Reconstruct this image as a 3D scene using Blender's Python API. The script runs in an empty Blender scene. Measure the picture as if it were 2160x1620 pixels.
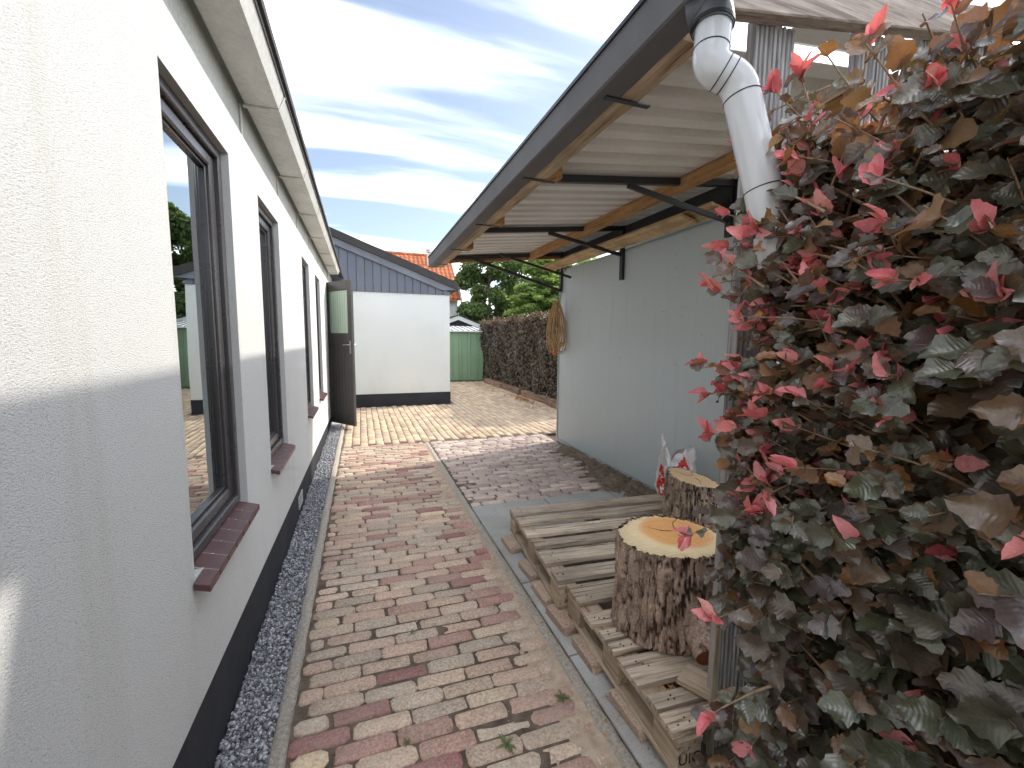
import bpy, bmesh, math, random
import numpy as np
from mathutils import Vector, Matrix, Euler, noise as mnoise

random.seed(7); RNG = np.random.default_rng(11)
scene = bpy.context.scene
COL = scene.collection

# ------------------------------------------------------------------ camera, sky, sun, exposure
F_PX, PITCH, YAW, ROLL = 901.21, 0.104596, 0.339116, -0.00901
CAM = Vector((0.0, 0.0, 1.45))
cy, sy, cp, sp = math.cos(YAW), math.sin(YAW), math.cos(PITCH), math.sin(PITCH)
fwd = Vector((sy * cp, cy * cp, -sp)); rt = Vector((cy, -sy, 0)); dn = fwd.cross(rt)
cr, sr = math.cos(ROLL), math.sin(ROLL)
rt, dn = rt * cr + dn * sr, -rt * sr + dn * cr
cam_data = bpy.data.cameras.new('camera'); cam = bpy.data.objects.new('camera', cam_data); COL.objects.link(cam)
cam_data.sensor_fit = 'HORIZONTAL'; cam_data.sensor_width = 36.0; cam_data.lens = 36.0 * F_PX / 2160
cam_data.clip_start = 0.02; cam_data.clip_end = 2000
mw = Matrix((rt, -dn, -fwd)).transposed().to_4x4(); mw.translation = CAM
cam.matrix_world = mw
scene.camera = cam

SUN = Vector((1.0, 0.285, 0.84)).normalized()
SUN_EL = math.asin(SUN.z); SUN_AZ = math.atan2(SUN.x, SUN.y)      # azimuth clockwise from +Y
world = bpy.data.worlds.new('World'); scene.world = world; world.use_nodes = True
wt = world.node_tree; wt.nodes.clear()
def wn(t, **kw):
    n = wt.nodes.new(t)
    for k, v in kw.items(): setattr(n, k, v)
    return n
sky = wn('ShaderNodeTexSky', sky_type='NISHITA', sun_disc=False, sun_elevation=SUN_EL, sun_rotation=SUN_AZ, air_density=1.0, dust_density=1.2, ozone_density=2.0)
tc = wn('ShaderNodeTexCoord'); sep = wn('ShaderNodeSeparateXYZ'); wt.links.new(tc.outputs['Generated'], sep.inputs[0])
zadd = wn('ShaderNodeMath', operation='MAXIMUM'); zadd.inputs[1].default_value = 0.0; wt.links.new(sep.outputs[2], zadd.inputs[0])
zoff = wn('ShaderNodeMath', operation='ADD'); zoff.inputs[1].default_value = 0.12; wt.links.new(zadd.outputs[0], zoff.inputs[0])
dx = wn('ShaderNodeMath', operation='DIVIDE'); dy = wn('ShaderNodeMath', operation='DIVIDE')
wt.links.new(sep.outputs[0], dx.inputs[0]); wt.links.new(sep.outputs[1], dy.inputs[0])
wt.links.new(zoff.outputs[0], dx.inputs[1]); wt.links.new(zoff.outputs[0], dy.inputs[1])
comb = wn('ShaderNodeCombineXYZ'); wt.links.new(dx.outputs[0], comb.inputs[0]); wt.links.new(dy.outputs[0], comb.inputs[1])
mp = wn('ShaderNodeMapping'); mp.inputs['Rotation'].default_value = (0, 0, 0.30); mp.inputs['Scale'].default_value = (0.22, 1.0, 1); mp.inputs['Location'].default_value = (0.62, 0.05, 0)
wt.links.new(comb.outputs[0], mp.inputs[0])
cn = wn('ShaderNodeTexNoise'); cn.inputs['Scale'].default_value = 2.1; cn.inputs['Detail'].default_value = 7; cn.inputs['Roughness'].default_value = 0.48; cn.inputs['Distortion'].default_value = 0.35
wt.links.new(mp.outputs[0], cn.inputs['Vector'])
cramp = wn('ShaderNodeValToRGB'); cre = cramp.color_ramp.elements; cramp.color_ramp.interpolation = 'EASE'
for p_, a_ in ((0.42, 0.0), (0.60, 0.045), (0.71, 0.25), (0.82, 0.9)):
    e_ = cre[0] if p_ == 0.42 else (cre[1] if p_ == 0.82 else cre.new(p_)); e_.position = p_; e_.color = (a_, a_, a_, 1)
wt.links.new(cn.outputs['Fac'], cramp.inputs[0])
cmix = wn('ShaderNodeMixRGB'); cmix.inputs[2].default_value = (7.5, 7.55, 7.7, 1)
hz = wn('ShaderNodeHueSaturation'); hz.inputs['Saturation'].default_value = 0.78; hz.inputs['Value'].default_value = 0.225; wt.links.new(sky.outputs[0], hz.inputs['Color'])
wt.links.new(cramp.outputs[0], cmix.inputs[0]); wt.links.new(hz.outputs[0], cmix.inputs[1])
bg = wn('ShaderNodeBackground'); bg.inputs['Strength'].default_value = 0.135; wt.links.new(cmix.outputs[0], bg.inputs[0])
wo = wn('ShaderNodeOutputWorld'); wt.links.new(bg.outputs[0], wo.inputs[0])

sun_d = bpy.data.lights.new('sun', 'SUN'); sun_d.energy = 0.52; sun_d.angle = math.radians(1.2); sun_d.color = (1.0, 0.93, 0.83)
sun_o = bpy.data.objects.new('sun', sun_d); COL.objects.link(sun_o); sun_o.rotation_euler = SUN.to_track_quat('Z', 'Y').to_euler(); sun_o.location = (8, 4, 9)

vs = scene.view_settings
vs.view_transform = 'Standard'; vs.look = 'None'; vs.gamma = 1.0; vs.use_curve_mapping = False; vs.exposure = 2.97
scene.cycles.use_denoising = True
scene.cycles.max_bounces = 8; scene.cycles.diffuse_bounces = 5; scene.cycles.glossy_bounces = 4; scene.cycles.transparent_max_bounces = 8
scene.cycles.caustics_reflective = False; scene.cycles.caustics_refractive = False

# ------------------------------------------------------------------ helpers
class MB:
    def __init__(self): self.v = []; self.f = []; self.r = []; self.m = []
    def add(self, vs_, fs_, r=0.0, m=0):
        o = len(self.v); self.v += [tuple(x) for x in vs_]
        for f in fs_: self.f.append(tuple(i + o for i in f)); self.r.append(r); self.m.append(m)
        return self
    def box(self, x0, x1, y0, y1, z0, z1, r=0.0, m=0):
        return self.add([(x0,y0,z0),(x1,y0,z0),(x1,y1,z0),(x0,y1,z0),(x0,y0,z1),(x1,y0,z1),(x1,y1,z1),(x0,y1,z1)],
                        [(0,3,2,1),(4,5,6,7),(0,1,5,4),(1,2,6,5),(2,3,7,6),(3,0,4,7)], r, m)
    def bar(self, p0, p1, w, h, up=(0,0,1), m=0):
        p0 = Vector(p0); p1 = Vector(p1); d = (p1 - p0).normalized(); u = Vector(up)
        s = d.cross(u).normalized() * (w / 2); u2 = s.cross(d).normalized() * (h / 2)
        c = [p + a * s + b * u2 for p in (p0, p1) for a, b in ((-1,-1),(1,-1),(1,1),(-1,1))]
        return self.add(c, [(0,1,2,3),(7,6,5,4),(0,4,5,1),(1,5,6,2),(2,6,7,3),(3,7,4,0)], 0, m)
    def tube(self, pts, rad, seg=8, cap=True, m=0, r=0.0):
        pts = [Vector(p) for p in pts]; n = len(pts)
        rads = rad if isinstance(rad, (list, tuple)) else [rad] * n
        vs_ = []; prev = None
        for i, p in enumerate(pts):
            d = (pts[min(i + 1, n - 1)] - pts[max(i - 1, 0)]).normalized()
            if prev is None:
                a = d.orthogonal().normalized()
            else:
                a = (prev - d * prev.dot(d)).normalized()
            prev = a; b = d.cross(a)
            for k in range(seg):
                t = 2 * math.pi * k / seg; vs_.append(p + (a * math.cos(t) + b * math.sin(t)) * rads[i])
        fs_ = [(i*seg+k, i*seg+(k+1)%seg, (i+1)*seg+(k+1)%seg, (i+1)*seg+k) for i in range(n-1) for k in range(seg)]
        if cap: fs_ += [tuple(range(seg))[::-1], tuple((n-1)*seg+k for k in range(seg))]
        return self.add(vs_, fs_, r, m)
    def prism(self, poly, axis, a, b, m=0):            # poly in the other two axes, extruded a..b
        def P(u, v, w):
            return {'x': (w,u,v), 'y': (u,w,v), 'z': (u,v,w)}[axis]
        n = len(poly)
        vs_ = [P(u, v, a) for u, v in poly] + [P(u, v, b) for u, v in poly]
        fs_ = [tuple(range(n)), tuple(range(2*n-1, n-1, -1))] + [(i, i+n, (i+1)%n+n, (i+1)%n) for i in range(n)]
        return self.add(vs_, fs_, 0, m)
    def mesh(self, name, mats, smooth=False, bevel=0.0):
        me = bpy.data.meshes.new(name); me.from_pydata(self.v, [], self.f)
        for mt in (mats if isinstance(mats, (list, tuple)) else [mats]): me.materials.append(mt)
        if any(self.m): me.polygons.foreach_set('material_index', self.m)
        if any(self.r):
            at = me.attributes.new('rnd', 'FLOAT', 'FACE'); at.data.foreach_set('value', self.r)
        bm = bmesh.new(); bm.from_mesh(me); bmesh.ops.recalc_face_normals(bm, faces=bm.faces)
        if bevel: bmesh.ops.bevel(bm, geom=bm.edges[:], offset=bevel, segments=1, affect='EDGES', clamp_overlap=True)
        bm.to_mesh(me); bm.free()
        if smooth: me.polygons.foreach_set('use_smooth', [True] * len(me.polygons))
        return me
    def build(self, name, mats, parent=None, smooth=False, bevel=0.0):
        return link(name, self.mesh(name, mats, smooth, bevel), parent)
def link(name, me, parent=None):
    o = bpy.data.objects.new(name, me); COL.objects.link(o); o.parent = parent; return o
def empty(name, loc=(0,0,0)):
    o = bpy.data.objects.new(name, None); COL.objects.link(o); o.location = loc; o.empty_display_size = 0.1; return o
def tag(o, label=None, cat=None, group=None, kind=None):
    if label: o['label'] = label
    if cat: o['category'] = cat
    if group: o['group'] = group
    if kind: o['kind'] = kind
    return o
def shade_auto(o, ang=40):
    me = o.data; me.polygons.foreach_set('use_smooth', [True] * len(me.polygons))
    bm = bmesh.new(); bm.from_mesh(me)
    for e in bm.edges:
        if len(e.link_faces) == 2 and e.calc_face_angle(0) > math.radians(ang): e.smooth = False
    bm.to_mesh(me); bm.free(); return o
def fbm(x, y, z=0.0, o=4): return mnoise.fractal(Vector((x, y, z)), 1.0, 2.0, o)

# ------------------------------------------------------------------ materials
class NT:
    def __init__(self, name):
        self.mat = bpy.data.materials.new(name); self.mat.use_nodes = True; self.t = self.mat.node_tree
        self.t.nodes.clear(); self.out = self.n('ShaderNodeOutputMaterial'); self.b = self.n('ShaderNodeBsdfPrincipled')
        self.l(self.b.outputs[0], self.out.inputs[0]); self._tc = None
    def n(self, ty, ins=None, **kw):
        x = self.t.nodes.new(ty)
        for k, v in kw.items(): setattr(x, k, v)
        for k, v in (ins or {}).items():
            if hasattr(v, 'is_output'): self.l(v, x.inputs[k])
            else: x.inputs[k].default_value = v
        return x
    def l(self, a, b): self.t.links.new(a, b)
    def co(self, scale=(1,1,1), rot=(0,0,0), which='Object'):
        if self._tc is None: self._tc = self.n('ShaderNodeTexCoord')
        return self.n('ShaderNodeMapping', {'Vector': self._tc.outputs[which], 'Scale': scale, 'Rotation': rot}).outputs[0]
    def noise(self, vec, scale, detail=4, rough=0.55, dist=0.0):
        return self.n('ShaderNodeTexNoise', {'Vector': vec, 'Scale': scale, 'Detail': detail, 'Roughness': rough, 'Distortion': dist}).outputs['Fac']
    def ramp(self, fac, stops, interp='LINEAR'):
        x = self.n('ShaderNodeValToRGB', {'Fac': fac}); cr_ = x.color_ramp; cr_.interpolation = interp
        while len(cr_.elements) < len(stops): cr_.elements.new(0.5)
        for e, (p, c) in zip(cr_.elements, stops): e.position = p; e.color = (c + (1,)) if len(c) == 3 else c
        return x.outputs[0]
    def mix(self, fac, a, b, mode='MIX'):
        x = self.n('ShaderNodeMixRGB', blend_type=mode)
        for i, v in enumerate((fac, a, b)):
            if hasattr(v, 'is_output'): self.l(v, x.inputs[i])
            else: x.inputs[i].default_value = v if i == 0 else ((v + (1,)) if len(v) == 3 else v)
        return x.outputs[0]
    def math(self, op, a, b=0.0, c=None):
        x = self.n('ShaderNodeMath', operation=op)
        for i, v in enumerate((a, b) if c is None else (a, b, c)):
            if hasattr(v, 'is_output'): self.l(v, x.inputs[i])
            else: x.inputs[i].default_value = v
        return x.outputs[0]
    def rnd(self):
        oi = self.n('ShaderNodeObjectInfo').outputs['Random']; at = self.n('ShaderNodeAttribute', attribute_name='rnd').outputs['Fac']
        return self.math('FRACT', self.math('ADD', oi, at))
    def bump(self, h, strength=0.3, dist=0.01, chain=None):
        x = self.n('ShaderNodeBump', {'Height': h, 'Strength': strength, 'Distance': dist})
        if chain is not None: self.l(chain, x.inputs['Normal'])
        return x.outputs[0]
    def fin(self, col, rough=0.7, normal=None, spec=0.35, metal=0.0):
        for k, v in (('Base Color', col), ('Roughness', rough), ('Specular IOR Level', spec), ('Metallic', metal)):
            if hasattr(v, 'is_output'): self.l(v, self.b.inputs[k])
            else: self.b.inputs[k].default_value = (v + (1,)) if isinstance(v, tuple) and len(v) == 3 else v
        if normal is not None: self.l(normal, self.b.inputs['Normal'])
        return self.mat

def M_plain(name, a, b=None, rough=0.6, scale=6, fine=80, bump=0.15, dist=0.003, spec=0.35, metal=0.0, var=0.0, stretch=(1,1,1)):
    n = NT(name); b = b or tuple(x * 0.75 for x in a)
    v = n.co(stretch); big = n.noise(v, scale, 5, 0.6); fn = n.noise(v, fine, 4, 0.6)
    c = n.mix(n.ramp(big, [(0.35, (0,0,0)), (0.68, (1,1,1))]), a, b)
    c = n.mix(0.28, c, n.ramp(fn, [(0.3, (0.25,0.25,0.25)), (0.7, (0.75,0.75,0.75))]), 'OVERLAY')
    if var:
        hsv = n.n('ShaderNodeHueSaturation', {'Color': c, 'Value': n.math('MULTIPLY_ADD', n.rnd(), var * 2, 1 - var)}); c = hsv.outputs[0]
    r = n.math('MULTIPLY_ADD', big, 0.2, rough - 0.1)
    return n.fin(c, r, n.bump(fn, bump, dist), spec, metal)

def M_wood(name, a, b, dark, axis='x', rough=0.75, var=0.18, grain=1.0, bump=0.5):
    n = NT(name); s = {'x': (1.2, 26, 26), 'y': (26, 1.2, 26), 'z': (26, 26, 1.2)}[axis]
    oi = n.n('ShaderNodeObjectInfo').outputs['Random']
    tco = n.n('ShaderNodeTexCoord').outputs['Object']
    off = n.n('ShaderNodeVectorMath', {0: tco, 1: n.n('ShaderNodeCombineXYZ', {'X': n.math('MULTIPLY', oi, 37.0), 'Y': n.math('MULTIPLY', oi, 11.0), 'Z': n.math('MULTIPLY', oi, 5.0)}).outputs[0]}, operation='ADD').outputs[0]
    m1 = n.n('ShaderNodeMapping', {'Vector': off, 'Scale': s}).outputs[0]
    g = n.noise(m1, 1.6 * grain, 6, 0.65, 0.6); g2 = n.noise(m1, 6.0 * grain, 3, 0.6); st = n.noise(off, 4.0, 5, 0.6)
    c = n.ramp(g, [(0.34, dark), (0.46, a), (0.70, b)])
    c = n.mix(n.ramp(st, [(0.42, (0,0,0)), (0.72, (0.75,0.75,0.75))]), c, tuple(x * 0.6 for x in a))
    c = n.mix(0.3, c, n.ramp(g2, [(0.3, (0.2,0.2,0.2)), (0.7, (0.8,0.8,0.8))]), 'OVERLAY')
    c = n.n('ShaderNodeHueSaturation', {'Color': c, 'Value': n.math('MULTIPLY_ADD', n.rnd(), var * 2, 1 - var)}).outputs[0]
    return n.fin(c, rough, n.bump(n.math('ADD', g, n.math('MULTIPLY', g2, 0.5)), bump, 0.004), 0.25)

def M_brick(name, stops, sat=1.0):
    n = NT(name); r = n.rnd(); v = n.co(); geo = n.n('ShaderNodeNewGeometry').outputs['Position']
    c = n.ramp(r, stops, 'CONSTANT')
    r2 = n.math('FRACT', n.math('MULTIPLY', r, 17.3))
    c = n.n('ShaderNodeHueSaturation', {'Color': c, 'Saturation': sat, 'Value': n.math('MULTIPLY_ADD', r2, 0.34, 0.83)}).outputs[0]
    b1 = n.noise(geo, 18, 5, 0.6); b2 = n.noise(geo, 95, 5, 0.65); b3 = n.noise(geo, 330, 2, 0.5); b0 = n.noise(geo, 2.3, 3, 0.5)
    c = n.mix(n.ramp(b1, [(0.45, (0,0,0)), (0.75, (0.4,0.4,0.4))]), c, (0.34, 0.26, 0.20))
    c = n.mix(0.6, c, n.ramp(b2, [(0.30, (0.12,0.12,0.12)), (0.70, (0.85,0.85,0.85))]), 'OVERLAY')
    pit = n.noise(geo, 210, 2, 0.5); c = n.mix(n.ramp(pit, [(0.27, (0.8,0.8,0.8)), (0.33, (0,0,0))]), c, (0.13, 0.09, 0.07))
    c = n.mix(n.ramp(b3, [(0.68, (0,0,0)), (0.74, (0.6,0.6,0.6))]), c, (0.66, 0.60, 0.52))
    c = n.mix(n.ramp(b0, [(0.40, (0,0,0)), (0.7, (0.42,0.42,0.42))]), c, (0.42, 0.36, 0.29))
    return n.fin(c, 0.82, n.bump(n.math('ADD', b1, n.math('MULTIPLY', b2, 0.6)), 0.55, 0.006), 0.25)

def M_leaf(name, stops, trans, tw=0.35, rough=0.42, vein=(0.5,0.45,0.35), vs_=0.25, spec=0.45):
    n = NT(name); r = n.rnd()
    uv = n.n('ShaderNodeUVMap').outputs[0]; s = n.n('ShaderNodeSeparateXYZ', {0: uv})
    u = n.math('ABSOLUTE', n.math('MULTIPLY_ADD', s.outputs[0], 2.0, -1.0)); t = s.outputs[1]
    lat = n.math('ABSOLUTE', n.math('SUBTRACT', n.math('FRACT', n.math('MULTIPLY', n.math('MULTIPLY_ADD', u, -0.22, t), 8.5)), 0.5))
    latv = n.ramp(lat, [(0.0, (1,1,1)), (0.13, (0,0,0))]); midv = n.ramp(u, [(0.0, (1,1,1)), (0.09, (0,0,0))])
    veins = n.math('MAXIMUM', n.math('MULTIPLY', latv, 0.6), midv)
    geo = n.n('ShaderNodeNewGeometry').outputs['Position']; nz = n.noise(geo, 30, 4, 0.6); nf = n.noise(geo, 160, 3, 0.6)
    c = n.ramp(r, stops)
    c = n.mix(n.math('MULTIPLY', n.ramp(nz, [(0.5, (0,0,0)), (0.78, (1,1,1))]), 0.35), c, (0.11, 0.07, 0.045))
    c = n.mix(0.35, c, n.ramp(nf, [(0.3, (0.2,0.2,0.2)), (0.7, (0.8,0.8,0.8))]), 'OVERLAY')
    c = n.mix(n.math('MULTIPLY', veins, vs_), c, vein)
    hgt = n.math('ADD', n.math('MULTIPLY', lat, 1.6), n.math('MULTIPLY', nf, 0.3))
    n.fin(c, rough, n.bump(hgt, 0.17, 0.003), spec)
    tr = n.n('ShaderNodeBsdfTranslucent', {'Color': n.mix(n.math('MULTIPLY', veins, 0.4), n.ramp(r, trans), (0.1,0.03,0.02))})
    mx = n.n('ShaderNodeMixShader', {0: tw, 1: n.b.outputs[0], 2: tr.outputs[0]}); n.l(mx.outputs[0], n.out.inputs[0])
    return n.mat

def M_stucco(name, a, b, sc=1.0):
    n = NT(name); v = n.co()
    v2 = n.co((1.0, 0.55, 1.0), (0.6, 0, 0))
    big = n.noise(v, 0.9, 5, 0.6); mid = n.noise(v2, 300 * sc, 5, 0.74, 0.1); fine = n.noise(v, 420 * sc, 3, 0.65)
    streak = n.noise(n.co((1, 5, 0.35)), 1.3, 5, 0.6)
    c = n.mix(n.ramp(big, [(0.4, (0,0,0)), (0.75, (1,1,1))]), a, b)
    c = n.mix(n.ramp(streak, [(0.52, (0,0,0)), (0.75, (0.45,0.45,0.45))]), c, tuple(x * y for x, y in zip(a, (0.80, 0.80, 0.72))))
    pit = n.ramp(mid, [(0.30, (0.55,0.54,0.52)), (0.46, (1,1,1))])
    c = n.mix(1.0, c, pit, 'MULTIPLY')
    h = n.math('ADD', mid, n.math('MULTIPLY', fine, 0.55))
    return n.fin(c, 0.9, n.bump(h, 0.95, 0.005), 0.15)

def M_glass(name, tint=(0.9,0.95,0.95), boost=0.28):
    n = NT(name); n.t.nodes.remove(n.b)
    fr = n.n('ShaderNodeFresnel', {'IOR': 1.75}).outputs[0]
    fac = n.math('MINIMUM', n.math('MULTIPLY_ADD', fr, 1.35, boost), 1.0)
    wav = n.bump(n.noise(n.co(), 3.0, 1, 0.4), 0.04, 0.02)
    g = n.n('ShaderNodeBsdfGlossy', {'Roughness': 0.0, 'Color': tint + (1,), 'Normal': wav}); t = n.n('ShaderNodeBsdfTransparent', {'Color': (0.75,0.8,0.8,1)})
    mx = n.n('ShaderNodeMixShader', {0: fac, 1: t.outputs[0], 2: g.outputs[0]}); n.l(mx.outputs[0], n.out.inputs[0]); return n.mat

def M_cut(name, light, dark, cx=0.0, cy_=0.0):
    n = NT(name); v = n.co()
    s = n.n('ShaderNodeSeparateXYZ', {0: v}); wob = n.noise(v, 5, 4, 0.6)
    xx = n.math('SUBTRACT', s.outputs[0], cx); yy = n.math('SUBTRACT', s.outputs[1], cy_)
    d = n.math('SQRT', n.math('ADD', n.math('MULTIPLY', xx, xx), n.math('MULTIPLY', yy, yy)))
    d = n.math('MULTIPLY_ADD', wob, 0.05, d)
    ring = n.math('SINE', n.math('MULTIPLY', d, 620.0)); ring2 = n.noise(n.n('ShaderNodeCombineXYZ', {'X': n.math('MULTIPLY', d, 60.0)}).outputs[0], 2.0, 3)
    heart = n.ramp(d, [(0.0, dark), (0.155, dark), (0.20, light), (0.27, tuple(x * 0.85 for x in light))])
    saw = n.noise(n.co((3, 60, 1), (0, 0, 0.5)), 3.0, 4, 0.6)
    c = n.mix(0.28, heart, n.ramp(ring, [(0.0, (0.3,0.3,0.3)), (1.0, (0.7,0.7,0.7))]), 'OVERLAY')
    c = n.mix(0.4, c, n.ramp(ring2, [(0.3, (0.25,0.25,0.25)), (0.7, (0.75,0.75,0.75))]), 'OVERLAY')
    c = n.mix(0.35, c, n.ramp(saw, [(0.3, (0.2,0.2,0.2)), (0.7, (0.8,0.8,0.8))]), 'OVERLAY')
    return n.fin(c, 0.75, n.bump(saw, 0.4, 0.003), 0.2)

def M_bark(name, a, b, dark):
    n = NT(name); v = n.co((1, 1, 0.32)); r1 = n.noise(v, 26, 6, 0.65, 1.0); r2 = n.noise(n.co(), 120, 4, 0.65); r3 = n.noise(n.co(), 7, 3, 0.5)
    c = n.ramp(r1, [(0.33, dark), (0.48, a), (0.7, b)]); c = n.mix(n.ramp(r3, [(0.45, (0,0,0)), (0.7, (0.5,0.5,0.5))]), c, (0.17, 0.15, 0.12))
    c = n.mix(0.5, c, n.ramp(r2, [(0.3, (0.12,0.12,0.12)), (0.7, (0.88,0.88,0.88))]), 'OVERLAY')
    c = n.mix(n.n('ShaderNodeAttribute', attribute_name='rnd').outputs['Fac'], c, dark)
    return n.fin(c, 0.9, n.bump(n.math('ADD', r1, n.math('MULTIPLY', r2, 0.4)), 0.7, 0.008), 0.15)

m_stucco = M_stucco('white_stucco', (0.78, 0.785, 0.77), (0.73, 0.745, 0.725))
m_stucco2 = M_stucco('smooth_stucco', (0.83, 0.85, 0.82), (0.77, 0.81, 0.78), 1.6)
m_plinth = M_plain('plinth_paint', (0.036, 0.038, 0.046), (0.024, 0.025, 0.030), 0.75, 3, 140, 0.3, 0.003)
m_eave = M_plain('eave_board', (0.585, 0.598, 0.559), (0.468, 0.481, 0.442), 0.8, 3, 60, 0.1)
m_gutw = M_plain('white_gutter', (0.66, 0.65, 0.61), (0.50, 0.49, 0.45), 0.5, 2.2, 45, 0.05, 0.002)
m_gutlip = M_plain('gutter_lip', (0.12, 0.11, 0.10), (0.06, 0.055, 0.05), 0.6, 8, 60)
m_frame = M_plain('window_frame', (0.066, 0.060, 0.062), (0.052, 0.048, 0.051), 0.28, 3, 90, 0.04, 0.001, 0.6)
m_sill = M_plain('sill_tile', (0.105, 0.046, 0.045), (0.080, 0.038, 0.038), 0.33, 12, 120, 0.15, 0.002, 0.5, var=0.14)
m_mortar = M_plain('mortar', (0.42, 0.40, 0.37), None, 0.9, 20, 200)
m_glass = M_glass('window_glass')
m_room = M_plain('room_wall', (0.32, 0.31, 0.29), None, 0.9, 1, 30)
m_sand = M_plain('joint_soil', (0.095, 0.070, 0.054), (0.21, 0.165, 0.128), 0.95, 14, 130, 0.8, 0.01)
m_ground = M_plain('soil_ground', (0.13, 0.11, 0.08), (0.09, 0.085, 0.05), 0.95, 0.6, 30, 0.6, 0.02)
m_conc = M_plain('rough_concrete', (0.66, 0.60, 0.52), (0.40, 0.35, 0.29), 0.9, 70, 260, 1.0, 0.012)
m_slab = M_plain('grey_slab', (0.43, 0.435, 0.42), (0.33, 0.32, 0.295), 0.85, 3.5, 150, 0.5, 0.004, var=0.08)
m_gravel = M_plain('basalt_chips', (0.25, 0.255, 0.275), (0.42, 0.425, 0.44), 0.5, 55, 190, 0.4, 0.003, var=0.65)
m_br_path = M_brick('path_brick', [(0.0, (0.57,0.44,0.34)), (0.20, (0.51,0.42,0.33)), (0.40, (0.54,0.39,0.30)), (0.58, (0.57,0.45,0.34)), (0.70, (0.47,0.30,0.24)), (0.80, (0.35,0.165,0.155)), (0.90, (0.44,0.255,0.215)), (0.97, (0.66,0.52,0.35))])
m_br_purple = M_brick('terrace_brick', [(0.0, (0.62,0.51,0.45)), (0.3, (0.55,0.44,0.41)), (0.55, (0.68,0.57,0.49)), (0.8, (0.49,0.38,0.36))])
m_br_yellow = M_brick('court_brick', [(0.0, (0.58,0.45,0.30)), (0.3, (0.52,0.40,0.28)), (0.6, (0.61,0.48,0.33)), (0.85, (0.48,0.35,0.26))])
n = NT('grey_panel'); v = n.co(); pb = n.noise(v, 1.4, 4, 0.5); sc_ = n.noise(n.co((3, 3, 14), (0.5, 0, 0)), 2.1, 5, 0.75, 0.6); dr = n.noise(n.co((1, 7, 0.5)), 1.5, 5, 0.6)
pc = n.mix(pb, (0.45, 0.515, 0.53), (0.41, 0.47, 0.49)); pc = n.mix(n.ramp(sc_, [(0.665, (0,0,0)), (0.685, (0.6,0.6,0.6))]), pc, (0.13, 0.13, 0.13)); pc = n.mix(n.ramp(dr, [(0.55, (0,0,0)), (0.8, (0.35,0.35,0.35))]), pc, (0.36, 0.38, 0.37))
m_panel = n.fin(pc, 0.40, n.bump(n.noise(v, 5, 2, 0.5), 0.05, 0.01), 0.5)
m_panel_trim = M_plain('panel_trim', (0.408, 0.459, 0.484), None, 0.4, 5, 100, 0.03)
m_steel = M_plain('black_steel', (0.022, 0.023, 0.028), (0.030, 0.030, 0.033), 0.45, 8, 120, 0.08, 0.001, 0.5)
m_gut = M_plain('dark_gutter', (0.135, 0.130, 0.130), (0.11, 0.107, 0.108), 0.65, 2, 200, 0.06, 0.001, 0.3)
m_corr = M_plain('corrugated_sheet', (0.82, 0.81, 0.785), (0.66, 0.645, 0.61), 0.6, 2.0, 60, 0.08, 0.002, stretch=(0.6, 2.5, 1))
m_beam = M_wood('split_timber', (0.50, 0.37, 0.24), (0.66, 0.52, 0.36), (0.14, 0.055, 0.024), 'y', grain=0.62)
m_purlin = M_wood('orange_timber', (0.420, 0.231, 0.098), (0.532, 0.308, 0.140), (0.210, 0.098, 0.042), 'y')
m_raft = M_wood('grey_rafter', (0.336, 0.280, 0.238), (0.504, 0.448, 0.392), (0.140, 0.105, 0.084), 'x')
m_plank = M_wood('stored_plank', (0.476, 0.329, 0.182), (0.644, 0.476, 0.294), (0.210, 0.126, 0.070), 'y')
m_deckb = M_wood('ribbed_board', (0.33, 0.32, 0.315), (0.52, 0.51, 0.505), (0.05, 0.045, 0.04), 'z', grain=1.6)
m_post = M_wood('grey_post', (0.420, 0.357, 0.294), (0.560, 0.490, 0.406), (0.168, 0.126, 0.098), 'z')
m_pal = M_wood('pallet_board', (0.43, 0.35, 0.265), (0.62, 0.53, 0.42), (0.11, 0.07, 0.048), 'x', var=0.28, grain=1.2)
m_paly = M_wood('pallet_stringer', (0.42, 0.325, 0.235), (0.55, 0.45, 0.33), (0.12, 0.08, 0.05), 'y', var=0.2)
m_sleeper = M_wood('sleeper_wood', (0.260, 0.169, 0.117), (0.390, 0.286, 0.208), (0.091, 0.052, 0.039), 'y')
n = NT('grey_pvc'); v = n.co((1, 1, 0.25)); m_pvc = n.fin(n.mix(n.ramp(n.noise(v, 9, 4, 0.6), [(0.45, (0,0,0)), (0.8, (1,1,1))]), (0.55, 0.565, 0.575), (0.46, 0.465, 0.46)), 0.16, None, 0.6)
m_pvcd = M_plain('dark_pvc', (0.13, 0.14, 0.155), (0.09, 0.10, 0.115), 0.4, 14, 70, 0.06)
m_seal = M_plain('rubber_seal', (0.02, 0.02, 0.02))
m_siding = M_plain('grey_siding', (0.155, 0.169, 0.209), (0.135, 0.149, 0.182), 0.55, 2, 120, 0.08, 0.001, var=0.06)
m_trim = M_plain('grey_verge', (0.203, 0.216, 0.250), None, 0.5, 2, 100, 0.05)
m_felt = M_plain('roof_felt', (0.054, 0.050, 0.050), (0.072, 0.066, 0.062), 0.9, 4, 140, 0.4)
m_greenm = M_plain('green_sheet', (0.264, 0.399, 0.255), (0.230, 0.348, 0.221), 0.5, 1.5, 80, 0.05, var=0.06)
m_white = M_plain('white_paint', (0.72, 0.72, 0.70), (0.64, 0.64, 0.62), 0.5, 4, 80, 0.05)
m_doorp = M_plain('door_paint', (0.085, 0.076, 0.075), (0.066, 0.060, 0.060), 0.38, 3, 100, 0.06, 0.001, 0.5)
m_chrome = M_plain('door_metal', (0.62, 0.62, 0.60), None, 0.3, 10, 100, 0.02, 0.001, 0.5, 0.8)
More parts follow.
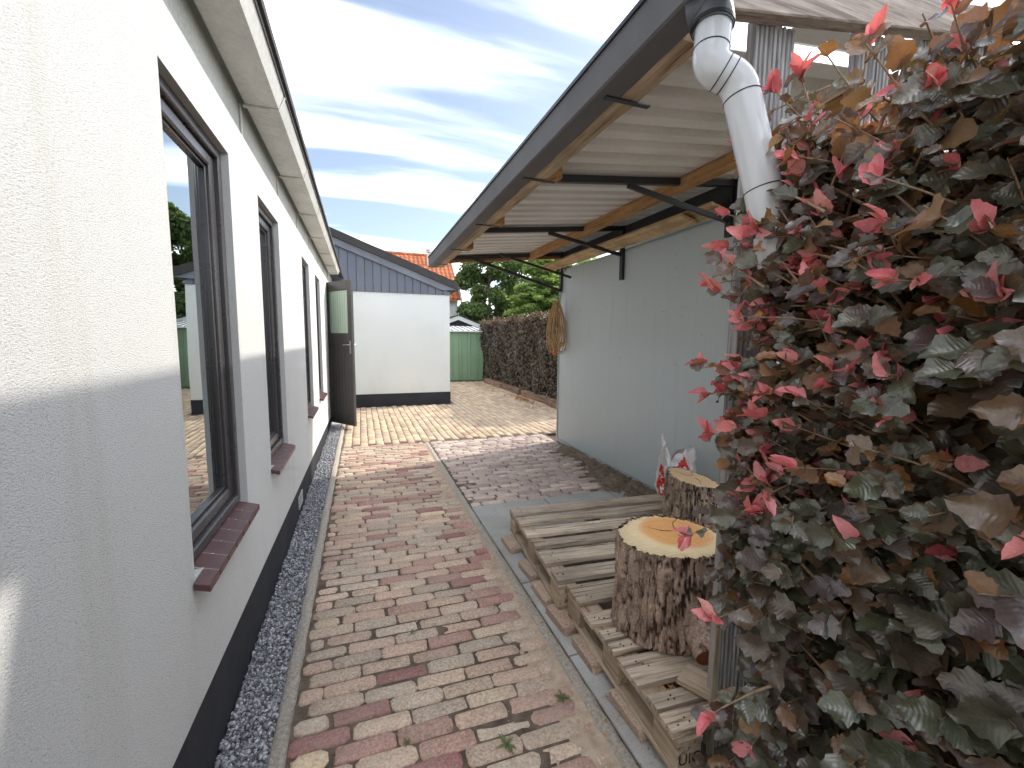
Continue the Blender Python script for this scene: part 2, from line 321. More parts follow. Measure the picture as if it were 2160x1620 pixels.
m_tile = M_plain('orange_tile', (0.504, 0.162, 0.066), (0.396, 0.120, 0.048), 0.7, 3, 50, 0.2, var=0.22)
m_bark1 = M_bark('stump_bark', (0.36, 0.255, 0.20), (0.54, 0.42, 0.34), (0.055, 0.034, 0.025))
m_bark2 = M_bark('old_bark', (0.32, 0.245, 0.185), (0.52, 0.41, 0.31), (0.045, 0.03, 0.022))
m_cut1 = M_cut('fresh_cut', (0.84, 0.68, 0.43), (0.78, 0.42, 0.16), 0.03, 0.02)
m_cut2 = M_cut('aged_cut', (0.62, 0.46, 0.27), (0.56, 0.39, 0.22), 0.0, 0.0)
m_cut3 = M_cut('branch_cut', (0.210, 0.084, 0.042), (0.252, 0.091, 0.042), 0.0, 0.0)
m_bagw = M_plain('white_plastic', (0.72, 0.70, 0.69), (0.62, 0.60, 0.60), 0.35, 8, 60, 0.1)
m_bagr = M_plain('red_print', (0.682, 0.039, 0.033), None, 0.35, 8, 60, 0.1)
m_cable = M_plain('tan_cable', (0.64, 0.43, 0.20), (0.52, 0.33, 0.14), 0.5, 20, 90, 0.05)
m_orange = M_plain('orange_plastic', (0.72, 0.17, 0.04), None, 0.4, 20, 90, 0.05)
m_twig = M_plain('twig_bark', (0.240, 0.152, 0.096), (0.384, 0.272, 0.176), 0.8, 30, 120, 0.3)
m_trunk = M_bark('tree_bark', (0.10, 0.08, 0.06), (0.16, 0.13, 0.10), (0.03, 0.025, 0.02))
m_leaf = M_leaf('copper_leaf', [(0.0, (0.060,0.078,0.046)), (0.22, (0.105,0.105,0.078)), (0.42, (0.078,0.100,0.058)), (0.60, (0.118,0.094,0.100)), (0.76, (0.085,0.072,0.060)), (0.93, (0.140,0.098,0.066)), (0.98, (0.22,0.12,0.06)), (1.0, (0.45,0.21,0.06))],
                [(0.0, (0.30,0.17,0.05)), (0.6, (0.42,0.17,0.06)), (1.0, (0.65,0.30,0.06))], 0.20, 0.27, (0.36,0.32,0.24), 0.18, 1.0)
m_young = M_leaf('young_leaf', [(0.0, (0.80,0.22,0.25)), (0.4, (0.84,0.36,0.37)), (0.7, (0.72,0.13,0.17)), (1.0, (0.84,0.42,0.36))], [(0.0, (0.88,0.14,0.14)), (1.0, (0.92,0.26,0.20))], 0.32, 0.42, (0.88,0.58,0.55), 0.30)
m_rust = M_leaf('rust_leaf', [(0.0, (0.20,0.115,0.065)), (0.4, (0.30,0.17,0.09)), (0.7, (0.16,0.12,0.085)), (1.0, (0.42,0.25,0.12))], [(0.0, (0.55,0.24,0.07)), (1.0, (0.70,0.36,0.10))], 0.3, 0.45, (0.40,0.28,0.18), 0.15)  # brownish beech leaves; the tint also carries sun glow at the upper left
m_fleaf = M_leaf('far_hedge_leaf', [(0.0, (0.050,0.040,0.034)), (0.4, (0.095,0.072,0.062)), (0.7, (0.070,0.075,0.048)), (1.0, (0.19,0.14,0.10))], [(0.0, (0.25,0.14,0.05)), (1.0, (0.40,0.24,0.08))], 0.22, 0.35)
m_tleaf = M_leaf('dark_tree_leaf', [(0.0, (0.062,0.110,0.036)), (0.6, (0.100,0.165,0.050)), (1.0, (0.16,0.24,0.075))], [(0.0, (0.18,0.30,0.05)), (1.0, (0.32,0.45,0.09))], 0.38, 0.4)
m_cleaf = M_leaf('conifer_spray', [(0.0, (0.16,0.25,0.075)), (0.6, (0.22,0.33,0.10)), (1.0, (0.28,0.40,0.13))], [(0.0, (0.36,0.50,0.11)), (1.0, (0.48,0.62,0.16))], 0.5, 0.55)
m_grass = M_leaf('weed_leaf', [(0.0, (0.10,0.14,0.05)), (1.0, (0.17,0.20,0.09))], [(0.0, (0.2,0.3,0.06)), (1.0, (0.3,0.4,0.1))], 0.3, 0.5)
m_dead = M_plain('dead_leaf', (0.468, 0.221, 0.078), (0.312, 0.169, 0.078), 0.7, 20, 90, var=0.3)
m_mulch = M_plain('dark_mulch', (0.30, 0.245, 0.18), (0.16, 0.12, 0.085), 0.95, 16, 110, 0.9, 0.012)

# ------------------------------------------------------------------ ground and paving
MB().box(-120, 120, -60, 220, -0.40, -0.045).build('ground', m_ground)
tag(bpy.data.objects['ground'], kind='structure')

def brick_template(L, W, H, seed, chip=0.0045):
    r = random.Random(seed); c = r.uniform(0.007, 0.017)
    hx, hy = L / 2, W / 2
    base = [(-hx+c,-hy),(hx-c,-hy),(hx,-hy+c),(hx,hy-c),(hx-c,hy),(-hx+c,hy),(-hx,hy-c),(-hx,-hy+c)]
    v = []
    for (ins, z) in ((0.0, -H), (0.0, -0.007), (0.007, 0.0)):
        for x, y in base:
            j = chip if z > -0.05 else 0
            v.append((x - math.copysign(ins, x) + r.uniform(-j, j), y - math.copysign(ins, y) + r.uniform(-j, j) * 0.7, z + (r.uniform(-0.0022, 0.0015) if z > -0.05 else 0)))
    v.append((r.uniform(-.02,.02), 0, r.uniform(-0.001, 0.0025)))
    f = []
    for k in range(2):
        for i in range(8):
            a, b = k*8+i, k*8+(i+1) % 8; f.append((a, b, b+8, a+8))
    f += [(16+i, 16+(i+1) % 8, 24) for i in range(8)]
    return v, f

def lay(structure, spots, tmpls, mat, keep=300):
    """spots: (x, y, ang, tmpl index, dz, tilt).  The nearest are single bricks, the rest one joined part."""
    meshes = []
    for v, f in tmpls:
        b = MB(); b.add(v, f); me = b.mesh('brick', mat); me.polygons.foreach_set('use_smooth', [True]*len(me.polygons))
        bm = bmesh.new(); bm.from_mesh(me)
        for e in bm.edges:
            if len(e.link_faces) == 2 and e.calc_face_angle(0) > 1.0: e.smooth = False
        bm.to_mesh(me); bm.free(); meshes.append(me)
    def key(s):
        return (s[0] ** 2 + s[1] ** 2) + (1e4 if s[1] < 1.05 else 0)
    spots = sorted(spots, key=key)
    rest = MB()
    for i, (x, y, a, k, dz, tx, ty) in enumerate(spots):
        m = Matrix.Translation((x, y, dz)) @ Euler((tx, ty, a)).to_matrix().to_4x4()
        if i < keep:
            o = link('brick', meshes[k], structure); o.matrix_local = m
        else:
            v, f = tmpls[k]; rest.add([m @ Vector(p) for p in v], f, r=random.uniform(0.01, 1))
    if rest.f:
        o = rest.build('brick_field', mat, structure, smooth=False); tag(o, kind='stuff')

def rows_x(x0, x1, y0, y1, L, W, j, tm, edge_jit=0.0, skip=None):
    out = []; y = y0; row = 0
    while y < y1:
        off = (0.0 if row % 2 else -0.5) * (L + j) + random.uniform(-.045, .045)
        x = x0 + off
        while x < x1 - 0.02:
            a, b = max(x, x0 + random.uniform(0, edge_jit)), min(x + L, x1 - random.uniform(0, edge_jit))
            if b - a > 0.045 and not (skip and skip((a + b) / 2, y)):
                full = (b - a) > L * 0.97
                out.append(((a + b) / 2, y + random.uniform(-.003, .003) + .007 * math.sin(x * 4.1 + y * 1.3), random.gauss(0, 0.014) + .02 * math.cos(x * 4.1 + y * 1.3), b - a, full, random.gauss(0, 0.0022) + .003 * math.sin(x * 3 + y * 2.2)))
            x += L + j + random.uniform(-.006, .006)
        y += W + random.uniform(0.001, 0.006); row += 1
    return out

def brick_area(structure, x0, x1, y0, y1, L, W, mat, j=0.007, skip=None, keep=300, jit=0.008, chip=0.0055):
    tm = [brick_template(L + .001, W - 0.002, 0.05, s, chip) for s in range(10)]
    tm += [brick_template(L * fr, W - 0.004, 0.05, 50 + i, chip) for i, fr in enumerate((0.28, 0.42, 0.56, 0.72, 0.86))]
    fr = [0.28, 0.42, 0.56, 0.72, 0.86]
    spots = []
    for (x, y, a, l, full, dz) in rows_x(x0, x1, y0, y1, L, W, j, tm, jit, skip):
        if full: k = random.randrange(10)
        else:
            k = 10 + min(range(5), key=lambda q: abs(fr[q] * L - l) + (0.5 if fr[q] * L > l + 0.012 else 0))
        spots.append((x, y, a + (math.pi if random.random() < .5 else 0), k, dz, random.gauss(0, 0.012), random.gauss(0, 0.008)))
    lay(structure, spots, tm, mat, keep)

# left brick path
path = MB().box(-0.29, 0.815, -1.5, 5.97, -0.06, -0.0085).build('path', m_sand); tag(path, kind='structure')
brick_area(path, -0.278, 0.795, 0.85, 5.95, 0.207, 0.0735, m_br_path)
# terrace bricks beside the shed
terr = MB().box(0.868, 2.66, 3.50, 5.97, -0.06, -0.009).build('terrace', m_sand); tag(terr, kind='structure')
brick_area(terr, 0.872, 2.60, 3.53, 5.94, 0.207, 0.0735, m_br_purple, j=0.012, skip=lambda x, y: x > 2.30 + 0.16 * math.sin(y * 3.1) and y < 5.0)
# far courtyard: bricks laid lengthwise
court = MB().box(-0.30, 4.35, 5.972, 16.2, -0.06, -0.007).build('courtyard', m_sand); tag(court, kind='structure')
def court_bricks():
    L, W = 0.213, 0.104
    tm = [brick_template(L - 0.006, W - 0.006, 0.05, 100 + s, 0.003) for s in range(8)]
    spots = []; x = -0.205; c = 0
    while x < 4.05:
        y = 6.10 + (L / 2 if c % 2 else 0)
        while y < 14.1:
            if not (x < 1.92 and y > 9.33):
                spots.append((x + random.uniform(-.003, .003), y + random.uniform(-.004, .004), math.pi / 2 + random.gauss(0, .012), random.randrange(8), random.gauss(0, .002), random.gauss(0, .008), random.gauss(0, .01)))
            y += L
        x += W + 0.001; c += 1
    lay(court, spots, tm, m_br_yellow, 300)
court_bricks()

def rough_strip(name, x0, x1, y0, y1, z0, z1, mat, jit=0.004, dy_=0.03):
    b = MB(); ys = np.arange(y0, y1 + 1e-6, dy_); prof = [(x0, z0), (x0, z1 - .008), (x0 + .01, z1), ((x0 + x1) / 2, z1), (x1 - .01, z1), (x1, z1 - .008), (x1, z0)]
    vs_ = []
    for y in ys:
        for (x, z) in prof:
            k = 1 if z > z0 else 0
            vs_.append((x + k * jit * fbm(x * 30, y * 14, 1), y, z + k * jit * fbm(x * 40, y * 18, 7)))
    n = len(prof); fs_ = [(i*n+k, i*n+k+1, (i+1)*n+k+1, (i+1)*n+k) for i in range(len(ys)-1) for k in range(n-1)]
    fs_ += [tuple(range(n)), tuple((len(ys)-1)*n + k for k in range(n))]
    return tag(b.add(vs_, fs_).build(name, mat, smooth=True), kind='structure')
rough_strip('kerb_left', -0.338, -0.284, -1.5, 7.6, -0.10, 0.016, m_conc, 0.007)
rough_strip('kerb_right', 0.803, 0.862, -1.5, 5.96, -0.10, 0.002, m_conc, 0.005)

patio = MB().box(0.866, 2.9, -1.5, 3.499, -0.10, -0.012).build('patio', m_sand); tag(patio, kind='structure')
for cx0, cx1 in ((0.870, 1.542), (1.550, 2.20), (2.208, 2.60)):
    for yy in (3.492, 2.872, 2.252, 1.632, 1.012, 0.392):
        if cx0 > 1.4 and yy < 3.0: continue
        if cx0 < 1.4 and yy < 3.0: cx1 = 1.10  # slabs cut short: dark soil bed stands in for shade under the pallets
        o = MB().box(cx0, cx1, yy - 0.612, yy, -0.05, random.uniform(-0.003, 0.003)).build('slab', m_slab, patio, bevel=0.004)

def sand_drift():
    nx, ny = 12, 260; vs_ = []
    for j in range(ny):
        y = 0.9 + 5.0 * j / (ny - 1)
        for i in range(nx):
            x = 0.60 + 0.205 * i / (nx - 1); t = i / (nx - 1)
            vs_.append((x, y, -.012 + .012 * t ** 1.5 + .006 * fbm(x * 14, y * 6, 3) + .003 * fbm(x * 50, y * 50, 8)))
    fs_ = [(j*nx+i, j*nx+i+1, (j+1)*nx+i+1, (j+1)*nx+i) for j in range(ny-1) for i in range(nx-1)]
    tag(MB().add(vs_, fs_).build('sand_drift', m_drift, smooth=True), 'pale sand washed into the joints along the right path kerb', 'sand', kind='stuff')
m_drift = M_plain('drift_sand', (0.52, 0.42, 0.32), (0.38, 0.29, 0.21), 0.95, 20, 160, 0.7, 0.006)
sand_drift()

# gravel strip of basalt chips
def gravel():
    t = (1 + 5 ** 0.5) / 2
    iv = np.array([(-1,t,0),(1,t,0),(-1,-t,0),(1,-t,0),(0,-1,t),(0,1,t),(0,-1,-t),(0,1,-t),(t,0,-1),(t,0,1),(-t,0,-1),(-t,0,1)], float); iv /= np.linalg.norm(iv[0])
    fa = np.array([(0,11,5),(0,5,1),(0,1,7),(0,7,10),(0,10,11),(1,5,9),(5,11,4),(11,10,2),(10,7,6),(7,1,8),(3,9,4),(3,4,2),(3,2,6),(3,6,8),(3,8,9),(4,9,5),(2,4,11),(6,2,10),(8,6,7),(9,8,1)])
    N = 13000
    yy = 0.85 + RNG.random(N) ** 1.25 * 6.8; xx = RNG.uniform(-0.508, -0.338, N)
    s = RNG.uniform(0.0038, 0.0092, N); z = -0.016 + RNG.uniform(0, 0.020, N) + 0.006 * np.sin(yy * 9)
    V = np.empty((N, 12, 3)); 
    ang = RNG.uniform(0, 6.28, (N, 3)); sc = RNG.uniform(0.55, 1.35, (N, 3)); jit = RNG.uniform(0.75, 1.25, (N, 12, 1))
    P = iv[None] * jit * sc[:, None] * s[:, None, None]
    for ax in range(3):
        c_, s_ = np.cos(ang[:, ax])[:, None], np.sin(ang[:, ax])[:, None]; a, b = [(1,2),(0,2),(0,1)][ax]
        pa, pb = P[..., a].copy(), P[..., b].copy(); P[..., a] = pa*c_ - pb*s_; P[..., b] = pa*s_ + pb*c_
    V = P + np.stack([xx, yy, z], 1)[:, None]
    V[..., 0] = np.clip(V[..., 0], -0.512, -0.330)
    Fi = fa[None] + (np.arange(N) * 12)[:, None, None]
    me = np_mesh('gravel', V.reshape(-1, 3), Fi.reshape(-1, 3), m_gravel, np.repeat(RNG.random(N), 20))
    return tag(link('gravel', me), 'dark basalt gravel strip between white wall and brick path', 'gravel', kind='stuff')
def np_mesh(name, V, Fc, mat, rnd=None, uv=None, smooth=False):
    me = bpy.data.meshes.new(name); k = Fc.shape[1]
    me.vertices.add(len(V)); me.vertices.foreach_set('co', V.astype(np.float32).ravel())
    me.loops.add(Fc.size); me.loops.foreach_set('vertex_index', Fc.astype(np.int32).ravel())
    me.polygons.add(len(Fc)); me.polygons.foreach_set('loop_start', np.arange(0, Fc.size, k, dtype=np.int32))
    if uv is not None:
        l = me.uv_layers.new(name='UVMap'); l.data.foreach_set('uv', uv.astype(np.float32).ravel())
    if rnd is not None:
        a = me.attributes.new('rnd', 'FLOAT', 'FACE'); a.data.foreach_set('value', rnd.astype(np.float32))
    me.update(calc_edges=True); me.validate()
    if smooth: me.polygons.foreach_set('use_smooth', [True] * len(me.polygons))
    me.materials.append(mat); return me
tag(MB().box(-0.512, -0.336, -1.5, 9.4, -0.08, -0.022).build('gravel_bed', m_gravel), kind='structure')
gravel()

# soil heaped against the shed foot
def soil():
    b = MB(); nx, ny = 34, 90; vs_ = []
    for j in range(ny):
        y = 2.7 + (5.55 - 2.7) * j / (ny - 1)
        for i in range(nx):
            x = 1.95 + (2.70 - 1.95) * i / (nx - 1)
            edge = 2.30 + 0.16 * math.sin(y * 3.1) + 0.12 * fbm(y * 2.2, 3.3) + (0.35 if y > 4.9 else 0) * (y - 4.9) / 0.4
            t = max(0.0, min(1.0, (x - edge + 0.10) / 0.28))
            h = -0.03 + t * (0.050 + 0.030 * fbm(x * 7, y * 7) + 0.018 * fbm(x * 25, y * 25, 2) + 0.02 * (x - 2.2))
            vs_.append((x, y, h))
    fs_ = [(j*nx+i, j*nx+i+1, (j+1)*nx+i+1, (j+1)*nx+i) for j in range(ny-1) for i in range(nx-1)]
    return tag(b.add(vs_, fs_).build('soil_heap', m_mulch, smooth=True), 'crumbly brown soil heaped along the foot of the grey shed wall', 'soil', kind='stuff')
soil()

# ------------------------------------------------------------------ left house
XW = -0.504
house = tag(empty('house', (XW, 3.0, 0)), 'low white stucco house with dark plinth and four tall windows', 'house')
H0 = Matrix.Translation((-XW, -3.0, 0))
def hpart(mb, name, mats, parent=house, **kw):
    o = mb.build(name, mats, parent, **kw)
    if parent is house: o.matrix_parent_inverse = H0
    return o
WIN = [(1.505, 2.17), (2.71, 3.32), (4.52, 5.10), (5.75, 6.38)]
WZ0, WZ1 = 0.70, 2.212
DOOR = (7.66, 8.52)
ptop = lambda y: 0.338 - 0.026 * y
w = MB(); XB = XW - 0.28
def wallbox(y0, y1, zb, z1):
    z0a, z0b = (ptop(y0), ptop(y1)) if zb is None else (zb, zb)
    w.add([(XB,y0,z0a),(XW,y0,z0a),(XW,y1,z0b),(XB,y1,z0b),(XB,y0,z1),(XW,y0,z1),(XW,y1,z1),(XB,y1,z1)],
          [(0,3,2,1),(4,5,6,7),(0,1,5,4),(1,2,6,5),(2,3,7,6),(3,0,4,7)])
prev = -4.0
for (a, b_) in WIN:
    wallbox(prev, a, None, 2.395); wallbox(a, b_, None, WZ0); wallbox(a, b_, WZ1, 2.395); prev = b_
wallbox(prev, DOOR[0], None, 2.395); wallbox(DOOR[0], DOOR[1], 2.33, 2.395); wallbox(DOOR[1], 9.42, None, 2.395)
hpart(w, 'wall', m_stucco)
pl = MB(); XP = XW - 0.010
for y0, y1 in ((-4.0, DOOR[0]), (DOOR[1], 9.42)):
    pl.add([(XB,y0,-0.15),(XP,y0,-0.15),(XP,y1,-0.15),(XB,y1,-0.15),(XB,y0,ptop(y0)-.001),(XP,y0,ptop(y0)-.001),(XP,y1,ptop(y1)-.001),(XB,y1,ptop(y1)-.001)],
           [(0,3,2,1),(4,5,6,7),(0,1,5,4),(1,2,6,5),(2,3,7,6),(3,0,4,7)])
hpart(pl, 'plinth', m_plinth)
hpart(MB().box(XB, XW - 0.012, -4.0, 9.42, 2.3955, 2.62), 'eave_board', m_eave)
room = MB()
room.box(-4.2, -4.1, -4, 9.4, 0, 2.6).box(-4.1, XB, -4.1, -4, 0, 2.6).box(-4.1, XB, 9.3, 9.4, 0, 2.6).box(-4.1, XB, -4, 9.3, -0.1, 0.0).box(-4.1, XB, -4, 9.3, 2.5, 2.6)
for yy in (2.44, 3.9, 5.42): room.box(-4.1, XB - .002, yy - .05, yy + .05, 0, 2.5)
hpart(room, 'inner_wall', m_room)
rf = MB().prism([(-0.30, 2.625), (-0.30, 2.66), (-4.3, 4.75), (-4.3, 4.70)], 'y', -4.2, 9.40); hpart(rf, 'roof', m_felt)

def ring(b, y0, y1, z0, z1, wd, x0, x1):           # rectangular frame in the YZ plane
    b.box(x0, x1, y0, y0 + wd, z0, z1).box(x0, x1, y1 - wd, y1, z0, z1)
    b.box(x0, x1, y0 + wd, y1 - wd, z0, z0 + wd).box(x0, x1, y0 + wd, y1 - wd, z1 - wd, z1)
for wi, (a, b_) in enumerate(WIN):
    f = MB(); ring(f, a, b_, 0.716, WZ1, 0.038, XW - 0.105, XW - 0.028)
    wo_ = hpart(f, 'window', m_frame, bevel=0.004)
    tag(wo_, ['nearest tall dark framed window with sky reflected in its pane', 'second tall dark framed window', 'third tall dark framed window', 'farthest tall dark framed window beside the open door'][wi])
    def wsub(mb, name, m, **kw): 
        o = mb.build(name, m, wo_, **kw); return o
    s_ = MB(); ring(s_, a + .040, b_ - .040, 0.756, WZ1 - .040, 0.046, XW - 0.100, XW - 0.046); wsub(s_, 'sash', m_frame, bevel=0.006)
    s_ = MB(); ring(s_, a + .088, b_ - .088, 0.804, WZ1 - .088, 0.010, XW - 0.095, XW - 0.060); wsub(s_, 'glazing_bead', m_frame, bevel=0.003)
    wsub(MB().box(XW - .078, XW - .074, a + .0885, b_ - .0885, 0.8045, WZ1 - .0885), 'pane', m_glass)
    wsub(MB().box(XW - .12, XW - .04, a + .001, b_ - .001, 0.7005, 0.7155), 'mortar_bed', m_mortar)
    nt = 7; ty0 = a - 0.025; tw = (b_ - ty0) / nt
    for k in range(nt):
        y0, y1 = ty0 + k * tw + .003, ty0 + (k + 1) * tw - .003
        xin = XW - 0.040 if (k > 0) else XW + 0.002
        zt = lambda x: 0.688 + (XW + 0.046 - x) * 0.30
        xo = XW + 0.046
        t = MB().prism([(xin, zt(xin) - .026), (xo, zt(xo) - .026), (xo, zt(xo)), (xin, zt(xin))], 'y', y0, y1)
        wsub(t, 'sill_tile', m_sill, bevel=0.003)
    for k in range(1, nt):
        g = MB(); yk = ty0 + k * tw; g.prism([(XW-.034, .688), (XW + .043, .664), (XW + .043, .6855), (XW-.034, .7085)], 'y', yk - .003, yk + .003); wsub(g, 'sill_joint', m_mortar)

# eave gutter of the house with its brackets
GX0, GX1 = XW + 0.016, XW + 0.158
gy = [-2.3 + 0.952 * i for i in range(12)]
g = MB(); poly = [(GX0, 2.64), (GX0, 2.547), (GX1, 2.545), (GX1 + .026, 2.606), (GX1 + .020, 2.606), (GX1 - .004, 2.551), (GX0 + .006, 2.553), (GX0 + .006, 2.64)]
for i in range(len(gy) - 1): g.prism(poly, 'y', gy[i] + .002, gy[i + 1] - .002)
gut = hpart(g, 'gutter', m_gutw)
def gsub(mb, name, m, **kw):
    o = mb.build(name, m, gut, **kw); return o
gsub(MB().box(GX1 + .016, GX1 + .032, -2.3, 8.15, 2.6065, 2.628), 'rim', m_gutlip)
for yk in gy[1:]:
    gsub(MB().box(GX0 - .012, GX1 - .045, yk - .013, yk + .013, 2.536, 2.5445).box(XW - .0115, XW - .003, yk - .013, yk + .013, 2.40, 2.5445), 'bracket', m_gutw, bevel=0.002)
    gsub(MB().prism([(GX0, 2.5465), (GX0, 2.5425), (GX1, 2.5405), (GX1 + .0305, 2.607), (GX1 + .0265, 2.607), (GX1 + .0005, 2.5445)], 'y', yk - .016, yk + .006), 'joint_strip', m_gutw)

# vent in the plinth
v_ = MB(); ring(v_, 3.74, 3.95, 0.05, 0.15, 0.016, XP, XP + .008)
for k in range(5): v_.box(XP, XP + .006, 3.76 + k * .036, 3.768 + k * .036, 0.066, 0.134)
hpart(v_, 'vent_grille', m_pvc)

# open door at the far end
d0 = Vector((-0.515, 7.66, 0)); d1 = Vector((-0.112, 7.115, 0)); dd = (d1 - d0); DL = dd.length
door = MB(); T = 0.042
def dbox(b, u0, u1, z0, z1, t0=-T / 2, t1=T / 2): return b.box(u0, u1, t0, t1, z0, z1)
DZ0, DZ1 = 0.055, 2.335
dbox(door, 0, .10, DZ0, DZ1); dbox(door, DL - .10, DL, DZ0, DZ1); dbox(door, .10, DL - .10, DZ1 - .15, DZ1); dbox(door, .10, DL - .10, 1.36, 1.52); dbox(door, .10, DL - .10, DZ0, DZ0 + .20)
do = hpart(door, 'door', m_doorp, bevel=0.003); tag(do, 'dark brown door standing open, glass above and boards below')
dm = Matrix.Translation(d0) @ Matrix.Rotation(math.atan2(dd.y, dd.x), 4, 'Z'); do.matrix_basis = dm
def dsub(mb, name, m, **kw): return mb.build(name, m, do, **kw)
nb = 6; bw = (DL - .20) / nb
for k in range(nb): dsub(MB().box(.10 + k * bw + .0015, .10 + (k + 1) * bw - .0015, -.012, .012, DZ0 + .2005, 1.3595), 'board', m_doorp, bevel=0.004)
n = NT('reeded_glass'); n.fin((0.50, 0.62, 0.50), 0.25, n.bump(n.n('ShaderNodeTexWave', {'Vector': n.co((1,0,0)), 'Scale': 9.0}).outputs['Fac'], 0.4, 0.006), 0.5); m_reed = n.mat
rg = MB(); gw = DL - .20; ns = 60
vs_ = []; 
for i in range(ns + 1):
    u = .10 + gw * i / ns; off = .003 * math.sin(i / ns * math.pi * 16)
    vs_ += [(u, -.004 + off, 1.52), (u, -.004 + off, DZ1 - .15), (u, .004 - off, 1.52), (u, .004 - off, DZ1 - .15)]
fs_ = []
for i in range(ns):
    o_ = i * 4; fs_ += [(o_, o_ + 4, o_ + 5, o_ + 1), (o_ + 2, o_ + 3, o_ + 7, o_ + 6)]
rg.add(vs_, fs_); dsub(rg, 'pane', m_reed)
for s in (-1, 1):
    dsub(MB().box(DL - .062, DL - .030, s * T / 2, s * (T / 2 + .008), 1.20, 1.40), 'handle_plate', m_chrome)
    h = MB().tube([(DL - .046, s * T / 2, 1.34), (DL - .046, s * (T / 2 + .045), 1.34), (DL - .16, s * (T / 2 + .05), 1.338)], .009, 8)
    dsub(h, 'handle', m_chrome, smooth=False)
hpart(MB().tube([(-0.48, 7.55, .02), (-0.42, 7.42, .012)], .006, 6), 'door_stay', m_white)
hpart(MB().box(XB, XW, DOOR[0], DOOR[0] + .06, 0.0, 2.329).box(XB, XW, DOOR[1] - .06, DOOR[1], 0, 2.329).box(XB, XW, DOOR[0] + .06, DOOR[1] - .06, 2.27, 2.329), 'door_frame', m_frame)

# ------------------------------------------------------------------ annex behind
AY = 9.43
annex = tag(empty('annex', (0.8, AY, 0)), 'pale annex with grey boarded gable and sloping dark roof', 'building')
A0 = Matrix.Translation((-0.8, -AY, 0))
def apart(mb, name, m, **kw):
    o = mb.build(name, m, annex, **kw); o.matrix_parent_inverse = A0; return o
rz = lambda x: 2.666 + (2.024 - x) * 0.370                      # roof top line
apart(MB().box(-3.2, 1.856, AY, 13.4, 0.268, 2.395), 'wall', m_stucco2)
apart(MB().box(-3.2, 1.864, AY - .008, 13.4, -0.1, 0.2675), 'plinth', m_plinth)
x = 1.862
while x > -1.0:
    x0 = x - 0.156; zt = lambda q: rz(q) - 0.27
    apart(MB().prism([(x0 + .004, 2.395), (x, 2.395), (x, max(2.42, zt(x))), (x0 + .004, zt(x0))], 'y', AY - .022, AY + .05), 'siding_board', m_siding, bevel=0.003); x -= 0.16
apart(MB().box(-3.2, 1.850, AY - .004, AY + .1, 2.3955, 2.55), 'siding_backing', m_plinth)
apart(MB().prism([(-3.2, rz(-3.2) - .30), (1.70, rz(1.70) - .30), (1.99, rz(1.99) - .17), (1.99, rz(1.99) - .155), (-3.2, rz(-3.2) - .155)], 'y', AY - .055, AY - .024), 'verge_board', m_trim)
apart(MB().prism([(-3.2, rz(-3.2) - .154), (2.05, rz(2.05) - .154), (2.024, rz(2.024)), (-3.2, rz(-3.2))], 'y', AY - .085, 13.5), 'roof', m_felt)
apart(MB().prism([(-3.2, 2.39), (1.84, 2.39), (1.84, rz(1.84) - .2), (-3.2, rz(-3.2) - .2)], 'y', AY + .06, 13.38), 'gable_core', m_room)

# ------------------------------------------------------------------ grey shed with the lean-to roof on the right
XS = 2.62
shed = tag(empty('shed', (XS, 4.0, 0)), 'grey panelled shed with wide overhanging corrugated roof on black brackets', 'shed')
S0 = Matrix.Translation((-XS, -4.0, 0))
def spart(mb, name, m, parent=None, **kw):
    o = mb.build(name, m, parent or shed, **kw); o.matrix_parent_inverse = S0 if parent is None else Matrix.Identity(4); return o
roofz = lambda x: 2.463 + (x - 0.92) * 0.104                    # underside of the sheet
spart(MB().box(XS + .022, 5.6, 2.46, 5.44, 0.02, 2.40), 'core', m_panel)
py = [2.50 + i * (5.445 - 2.50) / 16 for i in range(17)]
for i in range(16): spart(MB().box(XS, XS + .03, py[i] + .0002, py[i + 1] - .0002, 0.052, 2.378), 'panel', m_panel, bevel=0.0007)
spart(MB().box(XS - .012, XS + .035, 5.4452, 5.472, 0.0, 2.378), 'corner_trim', m_panel_trim, bevel=0.003)
spart(MB().box(XS - .010, XS + .03, 2.50, 5.445, 0.006, 0.051), 'base_channel', m_panel_trim, bevel=0.004)
spart(MB().box(XS - .03, XS + .08, 2.43, 2.499, 0.0, 2.55), 'corner_post', m_steel, bevel=0.003)
spart(MB().box(XS - .035, XS + .02, 2.375, 2.428, 0.0, 2.30), 'white_trim', m_white, bevel=0.003)
spart(MB().box(XS - .012, XS + .02, 2.50, 5.47, 2.44, 2.625), 'wall_plate', m_steel, bevel=0.003)

# corrugated sheet, ribs running down the slope
def corrugated(y, y_end, x_start):
    b = MB(); prof = []
    pitch = 0.165
    while y < y_end:
        for dy_, dz_ in ((0, 0), (0.080, 0), (0.098, 0.042), (0.147, 0.042)): prof.append((y + dy_, dz_))
        y += pitch
    xs = (x_start, 5.7); n = len(prof); vs_ = []
    for t in (0.0, 0.004):
        for x in xs: vs_ += [(x, p[0], roofz(x) + p[1] + t) for p in prof]
    fs_ = []
    for k in range(n - 1):
        fs_ += [(k, k + 1, n + k + 1, n + k), (2*n + k, 3*n + k, 3*n + k + 1, 2*n + k + 1), (k, 2*n + k, 2*n + k + 1, k + 1), (n + k, n + k + 1, 3*n + k + 1, 3*n + k)]
    fs_ += [(0, n, 3*n, 2*n), (n-1, 3*n-1, 4*n-1, 2*n-1)]
    return b.add(vs_, fs_)
spart(corrugated(1.315, 5.50, 0.915), 'roof_sheet', m_corr); spart(corrugated(1.150, 1.30, 1.42), 'roof_sheet', m_corr)
